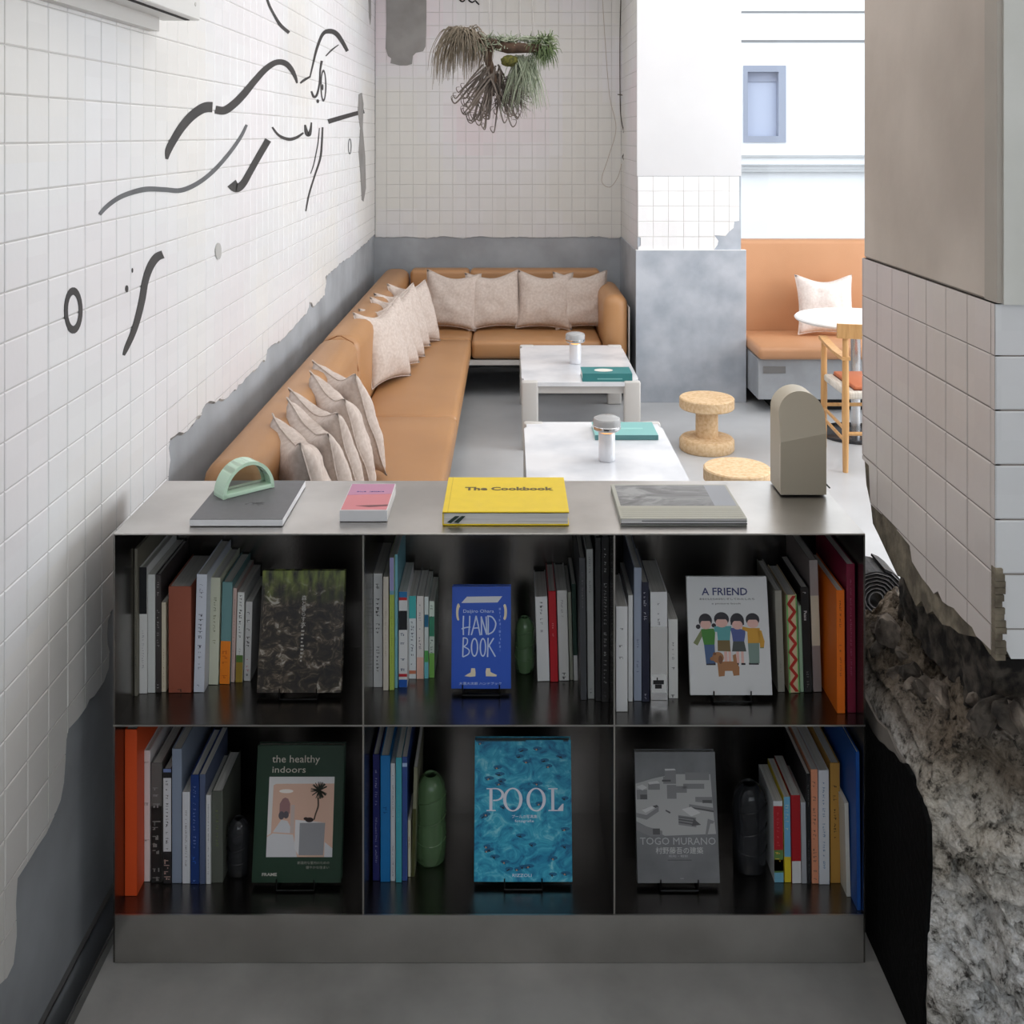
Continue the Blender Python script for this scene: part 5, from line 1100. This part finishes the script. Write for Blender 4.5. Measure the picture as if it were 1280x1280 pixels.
def lamp(px, py, s, label):
    z = TH + .001; y = yz(py, z); o = thing('table_lamp', label, 'lamp', ((px - VX) * y / FPX, y, z), group='portable lamps on the coffee tables')
    lathe('lamp_base', mat('white_lamp_metal', (226, 228, 232), .3, .2), [(0, 0), (.034, 0), (.036, .004), (.036, .118), (.034, .121), (0, .121)], 28, o)
    lathe('glow_disc', emis('amber_glow', (255, 178, 92), 2.2), [(0, .122), (.026, .122), (.026, .128), (0, .128)], 24, o)
    lathe('lamp_head', glass('lamp_glass', (240, 242, 244), .18, 1.3, .55), [(0, .130), (.052, .130), (.058, .136), (.060, .172), (.056, .182), (.036, .19), (0, .192), (0, .182), (.034, .180), (.050, .172), (.052, .142), (0, .138)], 32, o)
    lathe('head_ring', mat('chrome', (220, 222, 225), .12, 1.), [(.0585, .138), (.0612, .14), (.0612, .150), (.0585, .152), (.0585, .138)], 32, o)
    o.scale = (s, s, s)
lamp(719, 454, .98, 'portable lamp with glass head on the farther coffee table'); lamp(758.5, 575, .98, 'portable lamp with glowing glass head on the nearer coffee table')
t1, w, d, t = flat_book(728, 790.5, 477, 458.5, .045, 'dark teal book with a white oval on the farther coffee table', cm((52, 126, 128)), spine='near', z0=TH + .001, group='teal books on the coffee tables')
flat_poly(t1, w, d, t, 'oval_print', [ell(.45, .5, .19, .22, 20)], (232, 228, 220))
box('title_print', cm((120, 180, 180)), -w * .2, w * .3, -.0006, 0, .012, .018, t1)
t2, w, d, t = flat_book(744, 823, 550, 527.5, .022, 'pale teal book on the nearer coffee table behind the lamp', cm((130, 186, 184)), spine='near', z0=TH + .001, group='teal books on the coffee tables')
box('spine_face', cm((84, 132, 134)), -w / 2, w / 2, -.0008, 0, 0, t, t2)
text(t2, 'kinfolk travel', .008, (-.01, -.0012, .007), cm((220, 228, 228)), fit=.10, name='spine_title') if False else marks(t2, .02, .3, .7, .02, (220, 228, 228), .5, seed=3)
flat_poly(t2, w, d, t, 'cover_print', [rc(.2, .45, .8, .55)], (150, 204, 200))
# ---------------------------------------------------------------- cork stools
def stool(px, y, h, R_, n_, label, prof):
    o = thing('cork_stool', label, 'stool', ((px - VX) * y / FPX, y, 0), group='cork stools beside the coffee tables')
    lathe('seat_disc', M_CORK, [(0, h), (R_ - .006, h), (R_, h - .006), (R_, h - .055), (R_ - .006, h - .061), (n_, h - .062)], 48, o)
    lathe('stem', M_CORK, prof, 48, o)
    lathe('base_disc', M_CORK, [(n_, .074), (R_ * .93, .068), (R_, .055), (R_, .008), (R_ - .006, 0), (0, 0)], 48, o)
stool(883.5, 5.86, .292, .152, .062, 'spool-shaped cork stool standing in full view', [(.062, .23), (.062, .074)])
stool(921.5, 4.72, .262, .151, .10, 'cork stool partly hidden behind the beige speaker', [(.10, .20), (.115, .14), (.10, .074)])
# ---------------------------------------------------------------- banquette
bq = thing('banquette', 'tan leather banquette on a grey concrete base under the window', 'banquette')
BX = 1.565
box('base', M_CONC, BX, 4.4, 6.60, 7.30, .09, .345, bq, bev=.003)
box('plinth', M_DARKGAP, BX + .12, 4.3, 6.70, 7.28, 0, .09, bq)
cush('seat_cushion', BX - .006, 4.42, 6.55, 7.16, .347, .425, .028, bq, M_LEATHER2)
cush('backrest', BX - .006, 4.42, 7.16, 7.29, .347, 1.04, .03, bq, M_LEATHER2)
v0 = P(954, 458, 6.6); v1 = P(982, 466.5, 6.6)
box('vent_plate', mat('vent_grey', (128, 128, 128), .5, .5), v0.x, v1.x, 6.596, 6.60, v1.z, v0.z, bq)
pillow((1031 - VX) * 6.98 / FPX, 6.93, .435, -2, -14, 'white cushion leaning on the banquette behind the round table', None, 1, .90, m=M_LINENW, sw=.96)
# round table
TX, TY = 2.03, 6.15
rt = thing('round_table', 'round white pedestal table beside the banquette', 'table', (TX, TY, 0))
lathe('tabletop', M_WHITE, [(0, .665), (.33, .665), (.345, .672), (.348, .68), (.34, .688), (0, .689)], 56, rt)
lathe('pedestal', mat('polished_pole', (215, 217, 220), .2, .8), [(0, .664), (.03, .664), (.028, .02), (0, .02)], 20, rt)
lathe('base_plate', mat('black_base_plate', (60, 62, 66), .2, .6), [(0, .022), (.19, .020), (.215, .010), (.215, 0), (0, 0)], 48, rt)
# chair
def tb(name, pts, r, par, m=M_WOOD, n=10): return tube(name, m, pts, r, n, par)
ch = thing('wooden_chair', 'pale wooden armchair with woven seat at the round table', 'chair', (1.75, 5.46, 0))
W_, D_ = .50, .44; SH = .42
tb('leg', [(0, 0, 0), (0, 0, .3), (0, 0, .73)], [.014, .019, .015], ch); tb('leg', [(W_, 0, 0), (W_, 0, .3), (W_, 0, .73)], [.014, .019, .015], ch)
tb('leg', [(.02, D_, 0), (.02, D_, .3), (.02, D_, .60)], [.014, .018, .015], ch); tb('leg', [(W_ - .02, D_, 0), (W_ - .02, D_, .3), (W_ - .02, D_, .60)], [.014, .018, .015], ch)
for z in (.16, .22): tb('stretcher', [(.0, 0, z), (.02, D_, z)], .009, ch); tb('stretcher', [(W_, 0, z), (W_ - .02, D_, z)], .009, ch)
tb('stretcher', [(0, 0, .20), (W_, 0, .20)], .010, ch); tb('stretcher', [(.02, D_, .24), (W_ - .02, D_, .24)], .010, ch)
for x in (0, W_):
    s_ = 1 if x == 0 else -1
    bm = bmesh.new(); c_ = [(x, -.015, .585), (x - s_ * .004, .14, .59), (x + s_ * .006, .32, .598), (x + s_ * .02, D_ + .03, .605)]
    for (a, b) in zip(c_, c_[1:]):
        v = [bm.verts.new(p) for p in ((a[0] - .022, a[1], a[2]), (a[0] + .022, a[1], a[2]), (b[0] + .022, b[1], b[2]), (b[0] - .022, b[1], b[2]), (a[0] - .022, a[1], a[2] + .018), (a[0] + .022, a[1], a[2] + .018), (b[0] + .022, b[1], b[2] + .018), (b[0] - .022, b[1], b[2] + .018))]
        for f in ((0, 1, 2, 3), (4, 7, 6, 5), (0, 4, 5, 1), (1, 5, 6, 2), (2, 6, 7, 3), (3, 7, 4, 0)): bm.faces.new([v[i] for i in f])
    link('armrest', done(bm, 'arm'), M_WOOD, ch)
bm = bmesh.new(); n = 16
def br(t, z, off): return (-.045 + (W_ + .09) * t, -.012 - .05 * math.sin(PI * t) + off, z)
for k in range(n):
    a, b = k / n, (k + 1) / n
    v = [bm.verts.new(p) for p in (br(a, .70, 0), br(b, .70, 0), br(b, .70, .018), br(a, .70, .018), br(a, .775, 0), br(b, .775, 0), br(b, .775, .018), br(a, .775, .018))]
    for f in ((0, 1, 5, 4), (3, 7, 6, 2), (0, 3, 2, 1), (4, 5, 6, 7)): bm.faces.new([v[i] for i in f])
    if k == 0: bm.faces.new([v[i] for i in (0, 4, 7, 3)])
    if k == n - 1: bm.faces.new([v[i] for i in (1, 2, 6, 5)])
bmesh.ops.remove_doubles(bm, verts=bm.verts, dist=1e-5); link('back_rail', auto_smooth(done(bm, 'rail'), 40), M_WOOD, ch)
box('seat', mat('woven_cord', (232, 228, 220), .9, rgb2=(205, 200, 190), scale=4, stretch=(60, 4, 1), bump=.4, bscale=90), .015, W_ - .015, .01, D_ - .005, SH - .045, SH - .005, ch, bev=.012, seg=3)
sc_ = thing('seat_pad', 'terracotta leather pad on the wooden chair seat', 'seat pad', (1.75 + W_ / 2, 5.46 + D_ / 2, SH - .004))
box('pad_cover', mat('brick_leather', (198, 116, 78), .5), -.19, .19, -.18, .18, 0, .022, sc_, bev=.008, seg=3)
box('pad_base', mat('dark_piping', (104, 56, 40), .6), -.192, .192, -.182, .182, 0.0, .004, sc_)
# rolled black mat behind the pillar
c0 = P(1096, 742, 3.72)
rm = thing('rolled_mat', 'rolled black mat standing behind the shelf by the pillar', 'rolled mat', (c0.x, c0.y, 0))
bm = bmesh.new(); sp_ = [( (.018 + .0135 * a / (2 * PI)) * math.cos(a), 0, (.018 + .0135 * a / (2 * PI)) * math.sin(a)) for a in [i * PI / 12 for i in range(0, 150)]]
RM = max(math.hypot(p[0], p[2]) for p in sp_)
for p, q in zip(sp_, sp_[1:]):
    def o2(p, d): l = math.hypot(p[0], p[2]); return (p[0] * (1 + d / l), p[2] * (1 + d / l))
    a, b, c_, d_ = o2(p, 0), o2(q, 0), o2(q, .0085), o2(p, .0085)
    v = [bm.verts.new((x, 0, z)) for x, z in (a, b, c_, d_)] + [bm.verts.new((x, .14, z)) for x, z in (a, b, c_, d_)]
    for f in ((0, 1, 2, 3), (7, 6, 5, 4), (0, 4, 5, 1), (3, 2, 6, 7)): bm.faces.new([v[i] for i in f])
o = link('mat_roll', done(bm, 'roll'), mat('black_rubber', (34, 33, 35), .6, rgb2=(20, 20, 21), scale=30, bump=.4, bscale=90), rm, (0, 0, RM + .009))
bm = bmesh.new()
add_tube(bm, [(p[0] * (1 + .004 / math.hypot(p[0], p[2])), -.002, p[2] * (1 + .004 / math.hypot(p[0], p[2]))) for p in sp_[::2]], .0016, 4); link('pale_edge', done(bm, 'edge'), cm((112, 110, 112)), rm, (0, 0, RM + .009))
# ================================================================ HANGING AIR PLANT
HY = 5.0
hp = thing('hanging_air_plant', 'driftwood with grey green air plants hanging before the back wall', 'plant', P(625, 60, HY))
org = hp.location.copy()
def HP(px, py, dy=0): return P(px, py, HY + dy) - org
M_DRIFT = mat('driftwood', (92, 72, 58), .9, rgb2=(58, 44, 36), scale=20, bump=.6)
tube('branch', M_DRIFT, [HP(585, 42), HP(605, 52, .02), HP(635, 60), HP(662, 60, -.02), HP(688, 58)], [.02, .026, .028, .024, .014], 10, hp)
tube('branch', M_DRIFT, [HP(612, 56), HP(610, 75, .02), HP(618, 98), HP(615, 120, .01)], [.02, .02, .016, .01], 8, hp)
R = random.Random(31)
def tuft(name, m, cx, cy, n, gen, r=.0022):
    bm = bmesh.new()
    for k in range(n):
        pts = gen(k)
        q = catmull([tuple(HP(a, b, c)) for a, b, c in pts], 4); L0 = len(q)
        add_tube(bm, q, [r * (1 - .8 * i / (L0 - 1)) for i in range(L0)], 3, caps=False)
    return link(name, done(bm, name), m, hp, kind='stuff')
M_A1 = mat('dry_airplant', (138, 128, 112), .8, rgb2=(108, 98, 84), scale=12); M_A2 = mat('green_airplant', (108, 126, 84), .7, rgb2=(78, 94, 62), scale=12); M_A3 = mat('curly_airplant', (118, 108, 100), .8, rgb2=(88, 80, 74), scale=14); M_A4 = mat('silver_airplant', (160, 168, 148), .8, rgb2=(128, 138, 116), scale=14)
def g1f(k):
    a = R.uniform(-1.25, .9); x0, y0 = 580 + R.uniform(-8, 8), 48 + R.uniform(-6, 6); l = R.uniform(22, 44); dz = R.uniform(-.1, .1)
    hx = math.sin(a) * l; up = R.uniform(0, 12) * (1 if abs(a) > .2 else .4)
    return [(x0, y0, 0), (x0 + hx * .5, y0 - up, dz * .5), (x0 + hx * .9, y0 + l * .45 - up * .4, dz), (x0 + hx * (1.0 if a < 0 else .8), y0 + l * R.uniform(.8, 1.4), dz)]
tuft('leaf_tuft', M_A1, 0, 0, 300, g1f, .0036)
def g2f(k):
    a = R.uniform(0, 6.28); x0, y0 = 680 + R.uniform(-9, 9), 58 + R.uniform(-10, 10); l = R.uniform(7, 20); dz = R.uniform(-.08, .08)
    return [(x0, y0, 0), (x0 + math.cos(a) * l * .6, y0 + math.sin(a) * l * .6, dz * .6), (x0 + math.cos(a) * l * .8, y0 + math.sin(a) * l + 6, dz)]
tuft('leaf_tuft', M_A2, 0, 0, 340, g2f, .0034)
def g3f(k):
    x0, y0 = 612 + R.uniform(-8, 14), 92 + R.uniform(-12, 12); a = R.uniform(-.95, .55); l = R.uniform(30, 62); ex, ey = x0 + math.sin(a) * l, y0 + math.cos(a) * l; rr = R.uniform(3, 7); s = -1 if a < .15 else 1; dz = R.uniform(-.06, .06)
    ex = min(max(ex, 572), 655)
    return [(x0, y0, 0), ((x0 + ex) / 2, (y0 + ey) / 2 - 2, dz), (ex, ey, dz), (ex + s * rr, ey + rr * .2, dz), (ex + s * rr * 1.4, ey - rr * 1.1, dz), (ex + s * rr * .3, ey - rr * 1.3, dz)]
tuft('curly_leaves', M_A3, 0, 0, 60, g3f, .0055)
def g4f(k):
    x0, y0 = 655 + R.uniform(-12, 14), 76 + R.uniform(-8, 8); l = R.uniform(25, 66); a = R.uniform(-.65, .5); dz = R.uniform(-.06, .06)
    return [(x0, y0, 0), (x0 + math.sin(a) * l * .5, y0 + l * .45, dz), (x0 + math.sin(a) * l * .8, y0 + l, dz)]
tuft('leaf_tuft', M_A4, 0, 0, 220, g4f, .003)
def g5f(k):
    x0 = R.uniform(596, 686); y0 = 54 + R.uniform(-8, 9); a = R.uniform(0, 6.28); l = R.uniform(5, 16); dz = R.uniform(-.05, .05)
    return [(x0, y0, 0), (x0 + math.cos(a) * l * .6, y0 + math.sin(a) * l * .4, dz), (x0 + math.cos(a) * l, y0 + math.sin(a) * l * .6 - 2, dz)]
tuft('moss_leaves', M_A4, 0, 0, 300, g5f, .0045)
def g6f(k):
    x0, y0 = 632 + R.uniform(-14, 20), 110 + R.uniform(-16, 16); a = R.uniform(0, 6.28); l = R.uniform(8, 22)
    return [(x0, y0, 0), (x0 + math.cos(a) * l * .5, y0 + math.sin(a) * l * .4 + 4, 0), (x0 + math.cos(a) * l, y0 + abs(math.sin(a)) * l + 6, R.uniform(-.05, .05))]
tuft('twig_tangle', M_A3, 0, 0, 190, g6f, .0035)
bm = bmesh.new(); bmesh.ops.create_icosphere(bm, subdivisions=3, radius=1)
for v in bm.verts: v.co = HP(637, 76, -.01) + Vector((v.co.x * .042, v.co.y * .04, v.co.z * .028)) * (1 + .2 * noise.noise(v.co * 4))
link('moss_ball', done(bm, 'moss', True), mat('olive_moss', (110, 108, 48), .9, rgb2=(70, 72, 32), scale=60, bump=.8), hp)
M_WIRE = mat('thin_wire', (150, 145, 142), .5, .5)
for a, b in ((612, 608), (650, 648), (668, 654)): tube('hanging_wire', M_WIRE, [HP(a, 56), Vector(((b - VX) * HY / FPX, HY, CEIL)) - org], .0013, 4, hp)
# ================================================================ MURAL on the left wall
mur = thing('wall_mural', 'black painted line drawing of a running animal on the left tiled wall', 'mural')
def stroke(px, m=M_MURAL, n=7): wall_ribbon('brush_stroke', px, m, mur, 'L', .0007, .0018, n)
for s in [
 [(208, 199, 3), (210, 188, 8), (216, 176, 9), (226, 160, 10), (238, 146, 11), (250, 137, 12), (258, 134, 13), (265, 134, 13)],
 [(269, 137, 10), (280, 138, 10), (292, 130, 9.5), (304, 118, 9), (318, 101, 8), (332, 86, 7.5), (345, 78, 7), (356, 79, 7), (364, 87, 6), (369, 97, 4), (371, 104, 2)],
 [(289, 229, 13), (295, 235, 11), (303, 230, 9), (312, 215, 8), (322, 197, 8), (335, 175, 8)],
 [(332, -6, 2.5), (336, 6, 3), (342, 18, 3), (350, 31, 4), (361, 41, 4)],
 [(340, 159, 2), (348, 169, 3), (360, 174, 4), (370, 172, 3.5), (379, 166, 2)],
 [(381, 156, 2), (383, 166, 5), (386, 168, 5), (388, 162, 3), (389, 153, 1.5)],
 [(403, 159, 2), (402, 180, 2.2), (400, 198, 2.4), (393, 220, 2), (386, 243, 2), (382, 264, 1.5)],
 [(387, 97, 1.5), (391, 80, 2.2), (396, 60, 3), (403, 43, 4), (411, 39, 6), (420, 42, 6), (428, 53, 5), (434, 64, 4)],
 [(375, 104, 2), (380, 100, 3), (387, 96, 2)],
 [(407, 70, 1.4), (415, 62, 1.8), (423, 56, 1)],
 [(402, 76, 3), (400, 88, 2), (399, 104, 2), (396, 118, 2.6), (392, 121, 3), (389, 114, 2)],
 [(410, 152, 6), (430, 146, 5.5), (455, 139, 5)],
 [(154, 444, 3), (158, 434, 6), (165, 418, 7), (171, 400, 7.5), (177, 375, 8), (181, 352, 8), (187, 334, 9), (195, 322, 10), (203, 318, 10)],
]: stroke(s)
stroke([(399, 160, 1), (397, 180, 1.2), (392, 205, 1.2), (388, 217, 1)])
stroke([(124, 268, 4), (132, 259, 5), (145, 249, 5.5), (160, 242, 6), (182, 236.5, 6.5), (205, 237, 6), (225, 238, 6), (245, 230, 5.5), (265, 215, 5), (285, 193, 4.5), (300, 172, 4), (308, 156, 3)], M_MURALG)
def oval(cx, cy, rx, ry, tx, ty, m=M_MURAL):
    n = 26; o = ell(cx, cy, rx, ry, n); i = ell(cx, cy, rx - tx, ry - ty, n); bm = bmesh.new()
    for k in range(n):
        q = [lwp(*p) for p in (o[k], o[(k + 1) % n], i[(k + 1) % n], i[k])]; add_prism(bm, q, lambda u, v: (LX + .0007, u, v), lambda u, v: (LX + .0018, u, v))
    link('brush_stroke', done(bm, 'oval'), m, mur)
oval(91, 388, 11.5, 29, 4.5, 9.5); oval(404, 107, 3.8, 20, 1.6, 3); oval(437, 183, 2.2, 10, .9, 1.6, M_MURALG)
for c in ((158, 361, 1.8, 4.5), (165, 338, .8, 3), (397, 126.5, 1.6, 2.5), (403, 109, 1, 4)): wall_poly('brush_stroke', ell(*c, 14), M_MURAL, mur, 'L', d0=.0007, d1=.0018)
wall_poly('round_wall_plug', ell(272, 314, 3.6, 10.5, 18), mat('plug_grey', (176, 176, 174), .5), mur, 'L', d0=.0, d1=.004)
# white box unit on the left wall
ux = (250 - VX) * 3.025 / FPX
un = thing('wall_unit', 'white metal box unit fixed high on the left wall', 'wall unit', (0, 0, 0))
box('casing', mat('unit_white', (214, 214, 212), .4), LX + .012, ux, 1.9, 3.025, 2.088, 2.45, un, bev=.003)
box('bottom_slot', M_DARKGAP, ux - .035, ux - .022, 2.0, 3.0, 2.086, 2.089, un); box('bracket', M_GREYM, LX + .0002, LX + .03, 1.9, 2.95, 2.05, 2.10, un)
lathe('screw', M_GREYM, [(0, 0), (.006, 0), (.006, .002), (0, .002)], 12, un).matrix_local = Matrix.Translation((ux, 2.98, 2.13)) @ Matrix.Rotation(PI / 2, 4, 'Y')
